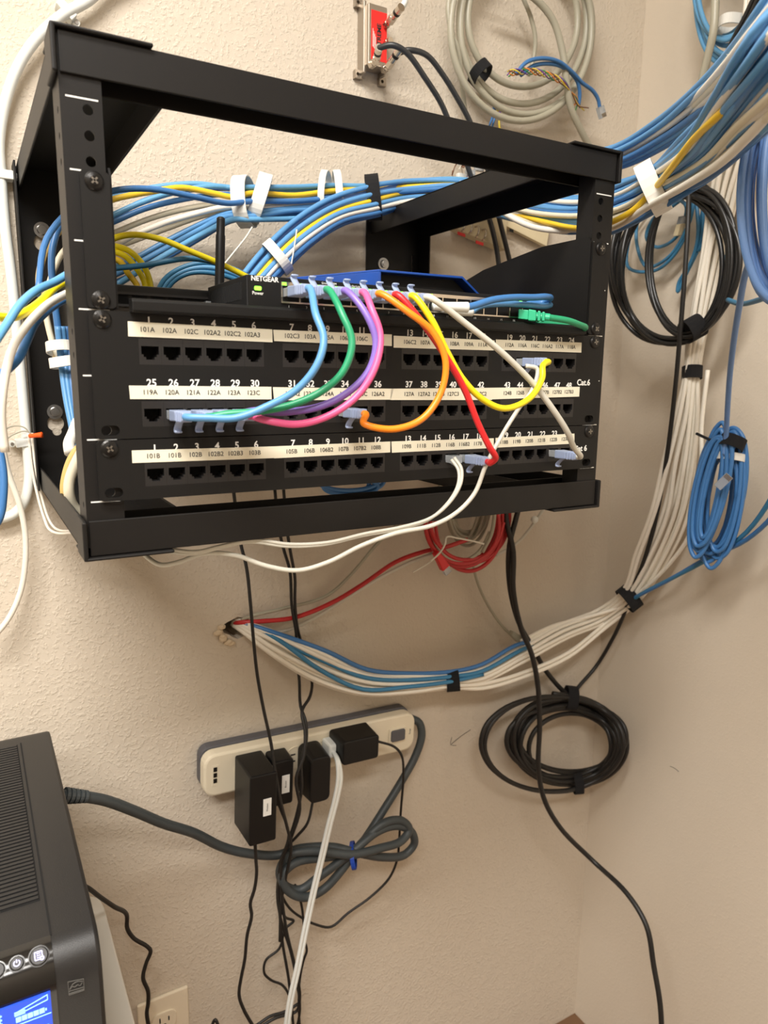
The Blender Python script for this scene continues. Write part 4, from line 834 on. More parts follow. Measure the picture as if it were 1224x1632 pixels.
cable('power_cable', 'black cable from under the rack going into the low black coil', BJM, 4.2, pts('W', (836, 770, 66), (824, 820, 72), (812, 870, 70), (812, 930, 62), (826, 990, 54), (848, 1030, 44), (872, 1072, 36), (905, 1108, 36), (940, 1130, 40)), n=12)
# red and grey coil under the rack
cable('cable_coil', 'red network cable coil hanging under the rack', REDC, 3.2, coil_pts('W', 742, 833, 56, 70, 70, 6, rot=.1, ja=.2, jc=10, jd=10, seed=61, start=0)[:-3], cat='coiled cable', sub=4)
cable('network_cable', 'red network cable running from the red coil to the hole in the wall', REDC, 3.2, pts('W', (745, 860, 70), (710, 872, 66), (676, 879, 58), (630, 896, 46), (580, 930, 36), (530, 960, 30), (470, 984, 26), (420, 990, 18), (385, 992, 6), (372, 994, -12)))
cable('network_cable', 'white network cable wound with the red coil under the rack', GRAYJ, 3.0, coil_pts('W', 738, 822, 50, 76, 78, 1.1, rot=.1, ja=.04, jc=2, jd=4, seed=63, start=PI*.1), sub=4)
cable('cable_coil', 'dull grey cable coil behind the red one under the rack', GRAYJ, 2.6, coil_pts('W', 742, 800, 30, 60, 40, 7, rot=.1, ja=.25, jc=9, jd=10, seed=66), cat='coiled cable', sub=4)
cable('network_cable', 'upper grey cable running beside the red cable to the hole', GRAYJ, 2.4, pts('W', (640, 830, 30), (600, 868, 26), (560, 915, 22), (520, 950, 20), (450, 970, 18), (400, 982, 12), (374, 994, -12)))
cable('network_cable', 'white printed cable just below the red cable', LGRAY, 2.6, pts('W', (690, 882, 50), (650, 898, 42), (610, 918, 34), (560, 948, 26), (500, 985, 18), (450, 1006, 12), (410, 1004, 4)))
e = empty('cable_plug', 'red booted plug hanging from the red coil', 'plug'); a = aW(694, 880, 84); d = (aW(716, 917, 84)-a).normalized(); r_ = YM.cross(d).normalized()
bm = bmesh.new(); hexa(bm, [a+r_*i*w+YM*j*.005+d*h for h, w in ((0, .004), (.030, .0068)) for i, j in ((-1, -1), (1, -1), (1, 1), (-1, 1))]); mob('boot', bm, REDJ, e, bevel=1.2)
bm = bmesh.new(); hexa(bm, [a+r_*i*.0055+YM*j*.0038+d*h for h in (.030, .040) for i, j in ((-1, -1), (1, -1), (1, 1), (-1, 1))]); mob('body', bm, CLEAR, e, bevel=.5)
cable('cable_tie', 'white nylon tie round the red coil with its tail to the right', ZIP, 1.3, pts('W', (686, 895, 92), (700, 882, 96), (709, 868, 98), (712, 856, 98), (730, 858, 98), (752, 862, 98), (771, 867, 98)), n=8, cat='cable tie')
cable('cable_tie', 'second white nylon tie tail pointing left below the red coil', ZIP, 0.9, pts('W', (688, 894, 90), (676, 902, 90), (658, 912, 90)), n=6, cat='cable tie')
cable('network_cable', 'thin grey cable hanging from the red coil down to a grey plug', GRAYJ, 2.2, pts('W', (752, 890, 30), (760, 925, 26), (775, 960, 24), (798, 995, 26), (818, 1015, 30)))
e = empty('cable_plug', 'grey plug resting against the blue cables right of the black strap', 'plug'); a = aW(814, 1008, 32); d = (aW(834, 1024, 34)-a).normalized(); r_ = YM.cross(d).normalized()
bm = bmesh.new(); hexa(bm, [a+r_*i*w+YM*j*.005+d*h for h, w in ((0, .004), (.022, .0065)) for i, j in ((-1, -1), (1, -1), (1, 1), (-1, 1))]); mob('boot', bm, GRAYJ, e, bevel=1)
bm = bmesh.new(); hexa(bm, [a+r_*i*.005+YM*j*.0035+d*h for h in (.022, .028) for i, j in ((-1, -1), (1, -1), (1, 1), (-1, 1))]); mob('body', bm, CLEAR, e)
cable('network_cable', 'short white cable with a clip peeking out under the right end of the rack', LGRAY, 2.4, pts('W', (875, 800, 50), (862, 818, 46), (848, 838, 40), (832, 858, 34), (815, 872, 30), (790, 885, 26)))
bm = bmesh.new(); a = aW(852, 828, 50); bmesh.ops.create_icosphere(bm, subdivisions=2, radius=.006, matrix=Matrix.Translation(a)); tag(mob('cable_clip', bm, WJ3, smooth=True), 'small white clip on the short white cable under the right end of the rack', 'cable clip')
cable('cable_coil', 'blue cable loops seen through the gap below the left half of the panels', BLUE2, 2.8, coil_pts('Y', 560, 770, 42, 16, 250, 5, ja=.2, jc=6, jd=8, seed=71), cat='coiled cable', sub=4)
cable('cable_coil', 'blue cable loops seen through the gap below the right half of the panels', BLUE2, 2.8, coil_pts('Y', 760, 764, 34, 10, 220, 3, ja=.2, jc=4, jd=8, seed=73), cat='coiled cable', sub=4)
# ------------------------------------------------------------------ coax splitter and its cables
def frustum(bm, c, ax, r0, r1, h, n=16, mi=0): cyl(bm, c, ax, r0, h, n, r1, mi)
def splitter():
    e = empty('coax_splitter', 'cast metal coax splitter with a red label, on the wall above the rack', 'cable splitter')
    # x along the wall, z down; body from the wall out to y = 345
    bm = bmesh.new(); box(bm, 159, 186, 343, 366, -283, -213); box(bm, 156, 160, 350, 367.5, -288, -205); box(bm, 186, 189, 350, 367.5, -276, -207)
    mob('housing', bm, CAST, e, bevel=1)
    for x, z in ((150, -289), (150, -206), (186, -204)):
        bm = bmesh.new(); box(bm, x, x+10, 361, 367.6, z-5, z+5); o = mob('mounting_ear', bm, CAST, e); cb = bmesh.new(); cyl(cb, P(x+4, 372, z), YM, 2.2, 14, 10); cut(o, cb)
    bm = bmesh.new(); box(bm, 163, 185.6, 342.6, 343, -276, -219); lab = mob('red_label', bm, RED, e)
    text_ob('printed_text', [('EXTREME', P(176, 342.5, -248), 8.5, 0.02)], INK, lab, (ZP, -XP)) if False else None
    bm = bmesh.new()
    text_bm(bm, [('XTREME', P(174.5, 342.5, -247), 8.2, 0.03)], (Vector((0, 0, 1)), Vector((-1, 0, 0)))); mob('printed_text', bm, INK, lab)
    bm = bmesh.new()
    for k in range(4): box(bm, 165+k*1.3, 165.6+k*1.3, 342.4, 342.55, -255+k*3, -234+k)
    mob('fine_print', bm, WHT, lab)
    for (x, z) in ((183, -262), (184, -241), (163, -212), (181, -210)):
        bm = bmesh.new(); c = P(x, 343, z)
        cyl(bm, c, YM, 4.8, 8, 6); cyl(bm, c+YM*.008, YM, 3.9, 5, 16); mob('connector_post', bm, NICK, e)
splitter()
def coax(label, m, start, path, ring):
    e = empty('coax_cable', label, 'coaxial cable'); a = start; d = (path[0]-a).normalized()
    bm = bmesh.new(); cyl(bm, a, d, 5.2, 9, 6); cyl(bm, a+d*.009, d, 4.6, 7, 16); cyl(bm, a+d*.019, d, 4.6, 9, 16, 4.9); mob('connector', bm, NICK, e)
    bm = bmesh.new(); cyl(bm, a+d*.0155, d, 4.8, 4, 16); mob('band', bm, ring, e)
    bm = bmesh.new(); tube(bm, [a+d*.026, path[0]]+path[1:], 3.6, n=12); mob('cable_jacket', bm, m, e, smooth=True)
coax('white coaxial cable entering the top of the splitter from above', WJ3, P(183, 330, -262), pts('W', (636, 16, 60), (645, 4, 62), (646, -30, 60), (650, -120, 50), (655, -260, 40)), BLK)
coax('left black coaxial cable from the splitter, passing behind the rack', COAX, P(163, 330, -212), pts('W', (604, 77, 62), (625, 72, 74), (648, 84, 78), (678, 125, 76), (703, 165, 70), (720, 205, 64), (737, 240, 56), (752, 285, 50), (768, 320, 44), (780, 350, 40), (791, 395, 36), (797, 440, 34)), BLK)
coax('right black coaxial cable from the splitter, passing behind the rack', COAX, P(181, 330, -210), pts('W', (634, 84, 58), (652, 80, 66), (680, 88, 68), (705, 118, 66), (728, 155, 62), (748, 192, 58), (765, 235, 52), (780, 280, 46), (789, 320, 42), (796, 350, 40), (806, 390, 36), (818, 440, 34)), BLK)
# telephone block and its strip, wires above
e = empty('telephone_block', 'cream telephone terminal block with two red inserts, seen under the right rack arm', 'terminal block')
q = [aW(716, 368, 8), aW(722, 300, 8), aW(798, 300, 8), aW(794, 402, 8)]
bm = bmesh.new(); prism(bm, q, Vector((0, -.018, 0))); mob('housing', bm, BEIGE, e, bevel=1)
for a, b in (((729, 369), (741, 378)), ((758, 383), (770, 392))):
    bm = bmesh.new(); u0, v0 = a; u1, v1 = b; z = 27
    prism(bm, [aW(u0, v0, z), aW(u1, v1-5, z), aW(u1, v1, z), aW(u0, v0+5, z)], Vector((0, -.001, 0))); mob('red_insert', bm, RED, e)
for k in range(4):
    bm = bmesh.new(); a = aW(735+k*11, 352+k*5, 28); tube(bm, [a, a+YM*.006+XP*.002, a+YM*.008+DN*.01, a+YM*.002+DN*.014], 1.4, n=6); mob('terminal_clip', bm, NICK, e, smooth=True)
e = empty('terminal_strip', 'yellowed plastic strip beside the telephone block on the wall', 'terminal strip')
bm = bmesh.new(); prism(bm, [aW(790, 356, 6), aW(792, 330, 6), aW(872, 358, 6), aW(866, 394, 6)], Vector((0, -.008, 0))); mob('strip', bm, BEIGE, e, bevel=.8)
bm = bmesh.new(); prism(bm, [aW(812, 369, 15), aW(812, 364, 15), aW(818, 366, 15), aW(818, 371, 15)], Vector((0, -.0008, 0))); mob('mark', bm, BLK, e)
e = empty('wire_splices', 'clump of thin wires and clear splices just under the top bar of the rack', 'wires')
rr_ = random.Random(4)
for k in range(12):
    a = aW(728+rr_.uniform(0, 45), 258+rr_.uniform(-6, 6), 24); bm = bmesh.new(); q = [a]
    for i in range(4): q.append(q[-1]+Vector((rr_.uniform(-.012, .014), rr_.uniform(-.006, .006), rr_.uniform(-.014, .008))))
    tube(bm, q, .8, n=6); mob('wire', bm, [W1['n'], WJ, W1['p'], WJ3][k % 4], e, smooth=True)
for k in range(3):
    a = aW(733+k*14, 282-k*6, 30); bm = bmesh.new(); hexa(bm, [a+XP*i*.007+ZP*j*.0035+YM*h for h in (0, .007) for i, j in ((-1, -1), (1, -1), (1, 1), (-1, 1))]); mob('splice', bm, CLEAR if k else WJ3, e, bevel=1.2)
e = empty('wire_bracket', 'rust orange plastic strip on the right wall behind the periwinkle coil', 'bracket')
bm = bmesh.new(); q = [aX(u, v, 664) for u, v in ((1186, 252), (1196, 252), (1180, 320), (1190, 365), (1180, 365), (1168, 320))]; prism(bm, q, XP*.006); mob('strip', bm, RUST, e)
bm = bmesh.new(); q = [aX(u, v, 662) for u, v in ((1178, 273), (1200, 273), (1200, 279), (1178, 279))]; prism(bm, q, XP*-.003); mob('cross_bar', bm, BLUE2, e)
# ------------------------------------------------------------------ power strip, adapters
def power_strip():
    e = empty('power_strip', 'ivory power strip with a dark grey base on the wall under the rack', 'power strip')
    A, B, C_, D_ = aY(320, 1208, 330), aY(662, 1135, 330), aY(660, 1192, 330), aY(330, 1273, 330)
    o = (A+B+C_+D_)/4; ux = (B-A).normalized(); uz = ((A-D_)+(B-C_)).normalized(); uz = (uz-ux*uz.dot(ux)).normalized(); hx = ((B-A).length+(C_-D_).length)/4*1000; hz = ((A-D_).length+(B-C_).length)/4*1000
    at = lambda x, z, y=0: o+ux*x/1000+uz*z/1000+YM*y/1000
    bm = bmesh.new(); prism(bm, [at(x, z, -36) for x, z in rrect(0, 2, hx, hz, 14)], YM*.016); mob('base', bm, STRIPG, e, bevel=2)
    bm = bmesh.new(); prism(bm, [at(x, z, -20) for x, z in rrect(0, 0, hx, hz, 16)], YM*.020); mob('cover', bm, STRIPW, e, bevel=3)
    bm = bmesh.new(); prism(bm, [at(x, z, -.4) for x, z in rrect(hx-32, 0, 15, 12, 4)], YM*.003); s = mob('switch_surround', bm, STRIPW, e, bevel=.8)
    bm = bmesh.new(); prism(bm, [at(x, z, 1.2) for x, z in rrect(hx-32, 0, 12, 9, 3)], YM*.004); mob('rocker_switch', bm, STRIPG, e, bevel=1)
    for k in range(6):
        x = -hx+58+k*36
        bm = bmesh.new(); n = 28
        R = [[at(x+r*math.cos(2*PI*i/n), r*math.sin(2*PI*i/n), h) for i in range(n)] for r, h in ((17, -.4), (17, .9), (15.6, .9), (15.6, -.4))]
        V = [[bm.verts.new(p) for p in ring] for ring in R]
        for j in range(3):
            for i in range(n): bm.faces.new((V[j][i], V[j][(i+1) % n], V[j+1][(i+1) % n], V[j+1][i]))
        oo = mob('outlet', bm, STRIPW, e, smooth=False)
        bm = bmesh.new()
        for dx, dz, wx, wz in ((-4, 5, 3.5, 1.1), (-4, -5, 3.5, 1.1)): hexa(bm, [at(x+dx+i*wx, dz+j*wz, h) for h in (-.4, .35) for i, j in ((-1, -1), (1, -1), (1, 1), (-1, 1))])
        cyl(bm, at(x+7, 0, -.4), YM, 2.4, .75, 12); mob('slots', bm, INK, oo)
    bm = bmesh.new(); hexa(bm, [at(-hx+15+i*4.5, j*15, h) for h in (-.4, .3) for i, j in ((-1, -1), (1, -1), (1, 1), (-1, 1))])
    pr = mob('port_recess', bm, STRIPW, e, bevel=.3)
    for k in range(3): bm = bmesh.new(); hexa(bm, [at(-hx+15+i*2.4, 9-k*8+j*3, h) for h in (.2, .9) for i, j in ((-1, -1), (1, -1), (1, 1), (-1, 1))]); mob('phone_jack', bm, BLK, pr)
    text_ob('printed_mark', [('Surge', at(hx-9, 0, .2), 4, 0)], LOGO, e, (uz, -ux))
    return at, hx, hz, ux, uz
ST, SHX, SHZ, UX, UZ = power_strip()
RELIEF = []
def adapter(label, x, z, hx, hz, d, taper=1.0, lab=None, rr=4, side=False):
    e = empty('power_adapter', label, 'power adapter'); bm = bmesh.new()
    a = [ST(x+px, z+pz, 1.5) for px, pz in rrect(0, 0, hx, hz, rr)]; b = [ST(x+px*taper, z+pz*taper, d) for px, pz in rrect(0, 0, hx, hz, rr)]
    A = [bm.verts.new(p) for p in a]; B = [bm.verts.new(p) for p in b]; n = len(A); bm.faces.new(A[::-1]); bm.faces.new(B)
    for i in range(n): bm.faces.new((A[i], A[(i+1) % n], B[(i+1) % n], B[i]))
    mob('body', bm, BLK, e, bevel=2)
    dr = UX if side else -UZ; rp = ST(x+hx*.95, z-2, d*.6) if side else ST(x, z-hz*.97, d*.5)
    bm = bmesh.new(); cyl(bm, rp, dr, 3.4, 8, 12, 2.2); mob('strain_relief', bm, BLK, e); RELIEF.append(rp+dr*.006)
    if lab:
        lx, lz, w, h, t = lab; bm = bmesh.new(); hexa(bm, [ST(x+lx+i*w, z+lz+j*h, d+k) for k in (-.1, .5) for i, j in ((-1, -1), (1, -1), (1, 1), (-1, 1))]); s = mob('paper_label', bm, WHT, e)
        text_ob('printed_text', [(t, ST(x+lx, z+lz, d+.6), 3.6, 0)], INK, s, (UZ, -UX))
    return e
def strip_xy(u, v, y):   # strip coordinates of a picture point at height y above the cover
    p = aY(u, v, 330-y); d = p-ST(0, 0, y); return d.dot(UX)*1000, d.dot(UZ)*1000
xa, za = strip_xy(420, 1290, 62); ad_a = adapter('largest black power adapter, at the left end of the power strip', xa, za, 19, 50, 62, .97, (5, 2, 5.5, 12, 'Modem'), rr=3)
xb, zb = strip_xy(452, 1248, 34); ad_b = adapter('smaller black power adapter, second from the left on the power strip', xb, zb, 15, 34, 34, .95, (3, -2, 5.5, 13, 'Router'))
xc, zc = strip_xy(511, 1243, 44); ad_c = adapter('rounded tall black power adapter in the middle of the power strip', xc, zc, 17, 37, 44, .9, rr=9)
xd, zd = strip_xy(576, 1196, 44); ad_d = adapter('wide black power adapter lying sideways near the switch of the power strip', xd, zd, 31, 19, 44, .92, rr=5, side=True)
e = empty('power_cable', 'flat white cord with a white plug in the middle of the power strip', 'power cord')
x_, z_ = strip_xy(530, 1196, 20)
bm = bmesh.new(); hexa(bm, [ST(x_+i*w, z_+j*w2, h) for h, w, w2 in ((1.5, 9, 13), (24, 6, 10)) for i, j in ((-1, -1), (1, -1), (1, 1), (-1, 1))]); mob('plug', bm, WJ3, e, bevel=3)
for d in (-1, 1):
    bm = bmesh.new(); q = [ST(x_, z_, 20), aY(538, 1212, 292)]+pts('Y', (541, 1240, 284), (535, 1275, 282), (526, 1310, 282), (512, 1370, 284), (500, 1420, 286), (487, 1480, 288), (475, 1540, 290), (462, 1600, 292), (452, 1680, 294))
    q = [p+XP*.0026*d*(min(i, 2)/2) for i, p in enumerate(q)]; tube(bm, q, 2.7, n=10); mob('cord', bm, WJ3, e, smooth=True)
# thick grey cord
e = empty('power_cable', 'thick slate grey power cord folded in a figure of eight with a blue band', 'power cord')
bm = bmesh.new(); tube(bm, pts('Y', (96, 1268, 236), (125, 1269, 238), (165, 1275, 250), (215, 1293, 270), (260, 1312, 290), (310, 1328, 310), (355, 1350, 326), (395, 1360, 330), (440, 1363, 328), (480, 1352, 318), (530, 1350, 308), (565, 1358, 296), (610, 1366, 300), (645, 1362, 306), (660, 1345, 306), (655, 1325, 304), (630, 1316, 302), (600, 1326, 300), (568, 1352, 298), (535, 1378, 304), (505, 1400, 310), (478, 1418, 316), (455, 1412, 320), (446, 1388, 318), (462, 1362, 310), (500, 1356, 302), (560, 1362, 290), (605, 1352, 290), (640, 1340, 296), (652, 1322, 300), (640, 1308, 302), (612, 1312, 300), (575, 1345, 304), (545, 1386, 306), (515, 1418, 308), (485, 1430, 306), (458, 1418, 306), (450, 1395, 306), (470, 1375, 306), (520, 1366, 310), (565, 1358, 312), (585, 1332, 322), (612, 1290, 330), (640, 1245, 336), (662, 1205, 340), (672, 1172, 342), (668, 1152, 346), (655, 1145, 350)), 6.2, n=14, sub=6); mob('cord', bm, GRAYD, e, smooth=True)
bm = bmesh.new(); a = aY(103, 1268, 236); d = (aY(125, 1269, 238)-a).normalized()
for k in range(5): cyl(bm, a+d*(k*.0052), d, 8.8-k*.5, 3.4, 16)
mob('strain_relief', bm, GRAYD, e)
strap_px('rubber_band', 'blue rubber band tying the thick grey cord', BRACE, 'Y', 563, 1363, 302, 40, -6, 17, 22, 6, cat='band')
# thin black cables
TH = 'thin black cable'
def thin(label, mode, *q, r=2.2): return cable('power_lead', label, BJM, r, pts(mode, *q), n=8, sub=5, cat='cable')
thin('leftmost thin black cable hanging from the rack past the wall hole', 'W', (372, 780, 60), (378, 830, 66), (384, 868, 80), (393, 905, 90), (399, 960, 96), (404, 1020, 96), (410, 1075, 92), (420, 1130, 90), (432, 1185, 92), (438, 1225, 96), (448, 1280, 98), (458, 1320, 90), (464, 1350, 80), (455, 1400, 66), (448, 1440, 60), (446, 1500, 60))
thin('left one of the pair of thin black cables hanging behind the white bundle', 'W', (438, 780, 40), (444, 840, 40), (452, 875, 40), (462, 910, 38), (465, 965, 34), (472, 1010, 30), (472, 1040, 26), (477, 1085, 26), (479, 1125, 60), (487, 1150, 74), (488, 1180, 82), (480, 1215, 88), (481, 1250, 90), (475, 1290, 84), (460, 1340, 74), (447, 1375, 62), (444, 1420, 56), (450, 1500, 56), (460, 1560, 56), (468, 1640, 56))
thin('right one of the pair of thin black cables hanging behind the white bundle', 'W', (452, 780, 46), (457, 840, 46), (463, 880, 46), (470, 920, 42), (470, 960, 36), (474, 1000, 30), (483, 1035, 24), (497, 1085, 24), (494, 1110, 50), (481, 1135, 70), (486, 1165, 82), (484, 1205, 92), (472, 1240, 94), (478, 1290, 88), (466, 1330, 80), (450, 1370, 70), (448, 1410, 64), (456, 1480, 60), (470, 1540, 60), (478, 1590, 58), (472, 1612, 56), (440, 1622, 56), (410, 1640, 56))
thin('thin black cable dropping from the largest power adapter', 'Y', RELIEF[0], (408, 1372, 300), (409, 1390, 300), (406, 1415, 302), (399, 1440, 304), (401, 1460, 304), (394, 1490, 304), (390, 1530, 306), (384, 1560, 308), (381, 1585, 308), (388, 1608, 310), (406, 1640, 312), r=2.4)
thin('thin black cable from the second adapter hanging behind the grey cord', 'Y', RELIEF[1], (460, 1330, 316), (452, 1362, 320), (445, 1400, 324), (446, 1440, 330), (455, 1462, 334), (468, 1468, 336), (455, 1480, 338), (445, 1512, 340), (424, 1530, 342), (421, 1550, 342), (432, 1562, 342), (450, 1570, 340), (462, 1590, 338), (468, 1640, 336), r=1.9)
thin('thin black cable from the middle adapter joining the hanging cables', 'Y', RELIEF[2], (490, 1312, 304), (474, 1332, 310), (458, 1350, 318), (446, 1385, 326), (442, 1430, 334), (449, 1470, 336), (464, 1520, 336), (472, 1560, 336), (478, 1610, 334), (470, 1650, 332), r=2.0)
thin('thin black cable looping from the sideways adapter out to the right and back', 'Y', RELIEF[3], (628, 1190, 300), (640, 1204, 300), (643, 1235, 306), (639, 1290, 312), (636, 1340, 316), (633, 1370, 318), (620, 1400, 322), (590, 1430, 328), (555, 1455, 334), (528, 1477, 336), (505, 1474, 338), (480, 1462, 338), (462, 1448, 338), (450, 1428, 336), (447, 1405, 330), r=1.9)
thin('thin black cable arching right of the hanging cables beside the white cord', 'Y', (470, 1410, 330), (480, 1440, 330), (484, 1472, 332), (486, 1500, 332), (489, 1515, 332), (484, 1530, 332), (478, 1560, 334), (476, 1600, 334), (478, 1640, 334), r=1.9)
thin('thin black cable lying along the bottom edge of the picture under the hanging cables', 'Y', (350, 1640, 330), (343, 1625, 334), (338, 1640, 336), (360, 1650, 336), (405, 1636, 334), (430, 1620, 334), (455, 1612, 332), (475, 1600, 330), r=2.2)
thin('black cable running from behind the backup unit down past the wall outlet', 'Y', (120, 1408, 240), (138, 1414, 250), (160, 1430, 270), (182, 1445, 290), (202, 1458, 320), (203, 1480, 326), (214, 1496, 328), (234, 1508, 330), (240, 1516, 330), (233, 1535, 332), (228, 1558, 332), (236, 1580, 334), (236, 1600, 336), (234, 1615, 338), (240, 1650, 340), r=2.7)
# wall outlet
e = empty('wall_outlet', 'cream duplex wall outlet at the bottom left of the wall', 'wall outlet')
a = aW(298, 1568, 0); x1 = a.x*1000; z0 = 1465-a.z*1000; w_, h_ = 70, 115
bm = bmesh.new(); prism(bm, [P(x, WALLY, z) for x, z in rrect(x1-w_/2, z0+h_/2, w_/2, h_/2, 2)], YM*.0055); mob('cover_plate', bm, OUTL, e, bevel=2)
for zc in (z0+38, z0+77):
    bm = bmesh.new(); prism(bm, [P(x, WALLY-5, z) for x, z in rrect(x1-w_/2, zc, 17, 14, 10)], YM*.003); o = mob('socket', bm, OUTL, e, bevel=.5)
    bm = bmesh.new(); cx = x1-w_/2; box(bm, cx-7, cx-5.2, WALLY-8.2, WALLY-7.8, zc-7, zc+1); box(bm, cx+5.2, cx+7, WALLY-8.2, WALLY-7.8, zc-6, zc+1); cyl(bm, P(cx, WALLY-7.8, zc+6), YM, 2.4, .5, 12); mob('slots', bm, DARK, o)
bm = bmesh.new(); cyl(bm, P(x1-w_/2, WALLY-5, z0+57.5), YM, 2.8, 1, 14); mob('screw', bm, NICK, e)
# pencil arrow on the wall
bm = bmesh.new(); q = [aW(750, 1163, .3), aW(735, 1173, .3), aW(719, 1186, .3)]; tube(bm, q, 1, n=6, flat=(1.7, .4)); tube(bm, [aW(720, 1175, .3), aW(718, 1187, .3), aW(727, 1188, .3)], 1, n=6, flat=(1.5, .4), sub=2)
tag(mob('drawn_arrow', bm, PENM), 'small arrow drawn in pencil on the wall left of the low black coil', 'drawing')
bm = bmesh.new(); q = [aX(u, v, WALLX-.3) for u, v in ((1068, 1221), (1076, 1225), (1082, 1230))]; tube(bm, q, 1, n=6, flat=(1.2, .4)); tag(mob('wall_scuff', bm, LOGO), 'short grey scuff mark on the right wall', 'scuff mark')
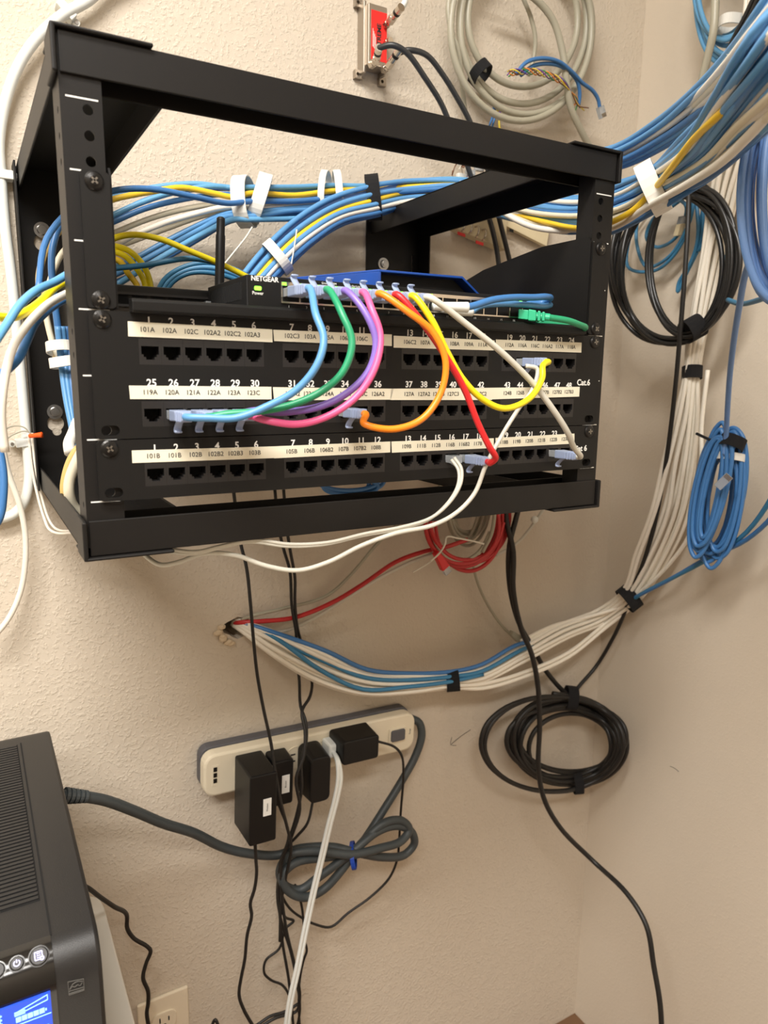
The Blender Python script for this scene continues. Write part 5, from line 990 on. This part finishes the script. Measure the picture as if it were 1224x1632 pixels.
# ------------------------------------------------------------------ backup power unit on its white table
def ups():
    e = empty('backup_power_unit', 'black tower backup power unit with a ribbed top and lit blue display', 'backup battery')
    x0, x1 = -365, -266
    def profile(inset=0):
        q = [(300, 815), (300, 578), (298, 573), (294, 570.3), (288, 569.5), (-34, 569.5)]
        q += [(-34-a, 569.5+b) for a, b in ((3.5, .3), (6.5, 1.0), (9.5, 2.1), (12.3, 3.7), (14.8, 5.6), (17, 7.9), (18.9, 10.5), (20.5, 13.5), (21.7, 16.8), (22.6, 20.4), (23.2, 24.5), (23.6, 30), (26, 245.5))]
        return q
    bm = bmesh.new(); prism(bm, [P(x0, y, z) for y, z in profile()], XP*(x1-x0)/1000); bo = mob('body', bm, UPSM, e, smooth=True, bevel=3); bo.data.set_sharp_from_angle(angle=0.7)
    # ribbed grille let into the top
    bm = bmesh.new(); box(bm, x0+6, -299.5, 6, 274, 569.2, 569.7); g = mob('top_grille', bm, DARK, e)
    n = 52
    for k in range(n):
        bm = bmesh.new(); y = 7.2+k*5.13; box(bm, x0+7, -300.5, y, y+3.1, 567.9, 569.3); mob('rib', bm, UPSM, g, bevel=.3)
    bm = bmesh.new(); box(bm, -297, -295.6, -36, 276, 568.9, 569.7); mob('seam', bm, DARK, e)
    # glossy front bezel
    bm = bmesh.new(); C_ = ((2, .0), (3.5, .3), (6.5, 1.0), (9.5, 2.1), (12.3, 3.7), (14.8, 5.6), (17, 7.9), (18.9, 10.5), (20.5, 13.5), (21.7, 16.8), (22.6, 20.4), (23.2, 24.5), (23.6, 30), (26, 245.5))
    pr = [(-34-a*1.03, 569.0+b*.985) for a, b in C_]+[(-32-a, 571.5+b) for a, b in C_[::-1]]
    prism(bm, [P(x0+2, y, z) for y, z in pr], XP*(-296.5-(x0+2))/1000); bo = mob('front_bezel', bm, GLOSS, e, smooth=True); bo.data.set_sharp_from_angle(angle=0.7)
    # buttons on the sloping part
    nrm = Vector((0, -.62, .785)).normalized(); up = Vector((0, .785, .62)); 
    for x, r, kind in ((-305.2, 6.0, 'page'), (-318.9, 4.5, 'power'), (-331, 5.0, 'sound')):
        c = P(x, -47.3, 574.0); bm = bmesh.new()
        cyl(bm, c, nrm, r+.8, 1.0, 28); b = mob('button_ring', bm, GLOSS, e, smooth=False)
        bm = bmesh.new(); cyl(bm, c+nrm*.001, nrm, r, 1.4, 28, r-.8); bb = mob('button', bm, UPSM, e)
        bm = bmesh.new(); c2 = c+nrm*.0026; R = lambda a, b: c2+XP*a*.8/1000+up*b*.8/1000
        if kind == 'power':
            tube(bm, [R(2.3*math.sin(a), 2.3*math.cos(a)) for a in [.6+k*(2*PI-1.2)/14 for k in range(15)]], .38, n=6, sub=2); tube(bm, [R(0, .4), R(0, 2.8)], .38, n=6)
        elif kind == 'page':
            q = [R(-3.2, -3), R(-3.2, 3.2), R(2.6, 3.2), R(2.6, -.8)]; 
            for a, b in zip(q, q[1:]+[None]):
                if b: tube(bm, [a, b], .36, n=6)
            for k in range(3): tube(bm, [R(-1.9, 1.8-k*1.6), R(1.4, 1.8-k*1.6)], .3, n=6)
            tube(bm, [R(-3.2, -3), R(.2, -3)], .36, n=6); tube(bm, [R(2.2+1.3*math.cos(a), -2.6+1.3*math.sin(a)) for a in [k*PI/4 for k in range(9)]], .5, n=6)
        else: tube(bm, [R(-2, 0), R(0, 2), R(0, -2), R(-2, 0)], .36, n=6)
        mob('icon', bm, ICON, bb)
    # display
    yf = lambda z: -78.4-(z-613)*.0149
    u2 = lambda u, v: aY(u, v, -59.4)
    bm = bmesh.new(); zt = 1465-u2(80, 1580).z*1000; xr = u2(80, 1580).x*1000
    box(bm, xr-52, xr, -60.2, -58.4, zt, 690); d = mob('display', bm, LCD, e)
    def B(bm, xa, xb, za, zb): box(bm, xr+xa, xr+xb, -60.6, -60.15, zt+za, zt+zb)
    bm = bmesh.new()
    for k in range(5): B(bm, -22+k*3.6, -18.8+k*3.6, 10, 13.6)
    B(bm, -4, -3, 11, 12.6); mob('battery_level', bm, LCDI, d)
    bm = bmesh.new()
    B(bm, -40, -.5, 15.6, 16); B(bm, -22.6, -16, 5.6, 6.4); B(bm, -22.6, -16, 6.9, 7.5); B(bm, -22.6, -16, 8.0, 8.6)
    for p, q in (((-22, 6), (-2, .8)), ((-2, .8), (-2, 4.6)), ((-2, 4.6), (-16, 7))): tube(bm, [P(xr+p[0], -60.5, zt+p[1]), P(xr+q[0], -60.5, zt+q[1])], .3, n=6)
    B(bm, -40, -39, 3, 12)
    for k in range(3): B(bm, -38, -30, 4+k*3, 5+k*3)
    for k in range(3): B(bm, -37.5+k*3, -36.9+k*3, 3, 12)
    for (a, b, c, dd) in ((-12, -2.5, 24, 25.2), (-3.7, -2.5, 24, 36), (-12, -10.8, 24, 36), (-30, -20, 24, 25.2)): B(bm, a, b, c, dd)
    mob('display_figures', bm, LCDI, d)
    # outline badge on the matte stripe
    bm = bmesh.new(); K = [aY(u, v, -58.6) for u, v in ((108, 1564), (133, 1559), (134, 1577), (110, 1585))]
    F = lambda s, t: (K[0]*(1-s)+K[1]*s)*(1-t)+(K[3]*(1-s)+K[2]*s)*t+YM*.0006
    for a, b in (((0, 0), (1, 0)), ((1, 0), (1, 1)), ((1, 1), (0, 1)), ((0, 1), (0, 0)), ((0, .72), (1, .72)), ((0, .9), (1, .9))): tube(bm, [F(*a), F(*b)], .22, n=5)
    tube(bm, [F(.06, .6), F(.3, .25), F(.6, .12), F(.94, .2)], .25, n=5); tube(bm, [F(.1, .6), F(.25, .42), F(.4, .5), F(.6, .4), F(.75, .5), F(.9, .3)], .25, n=5)
    mob('badge_outline', bm, LOGO, e)
ups()
bm = bmesh.new(); prism(bm, [P(x, y, 815.3) for x, y in ((-900, 330), (-900, -420), (-221, -420), (-221, 300), (-223.5, 318), (-232, 328), (-245, 331))], Vector((0, 0, -.024)))
e = empty('side_table', 'white table standing against the wall under the black backup power unit', 'table'); mob('table_top', bm, TABLE, e, bevel=2)
for x, y in ((-240, 300), (-240, -390), (-870, 300), (-870, -390)): bm = bmesh.new(); box(bm, x-18, x+18, y-18, y+18, 839, 1464.9); mob('leg', bm, TABLE, e, bevel=1)
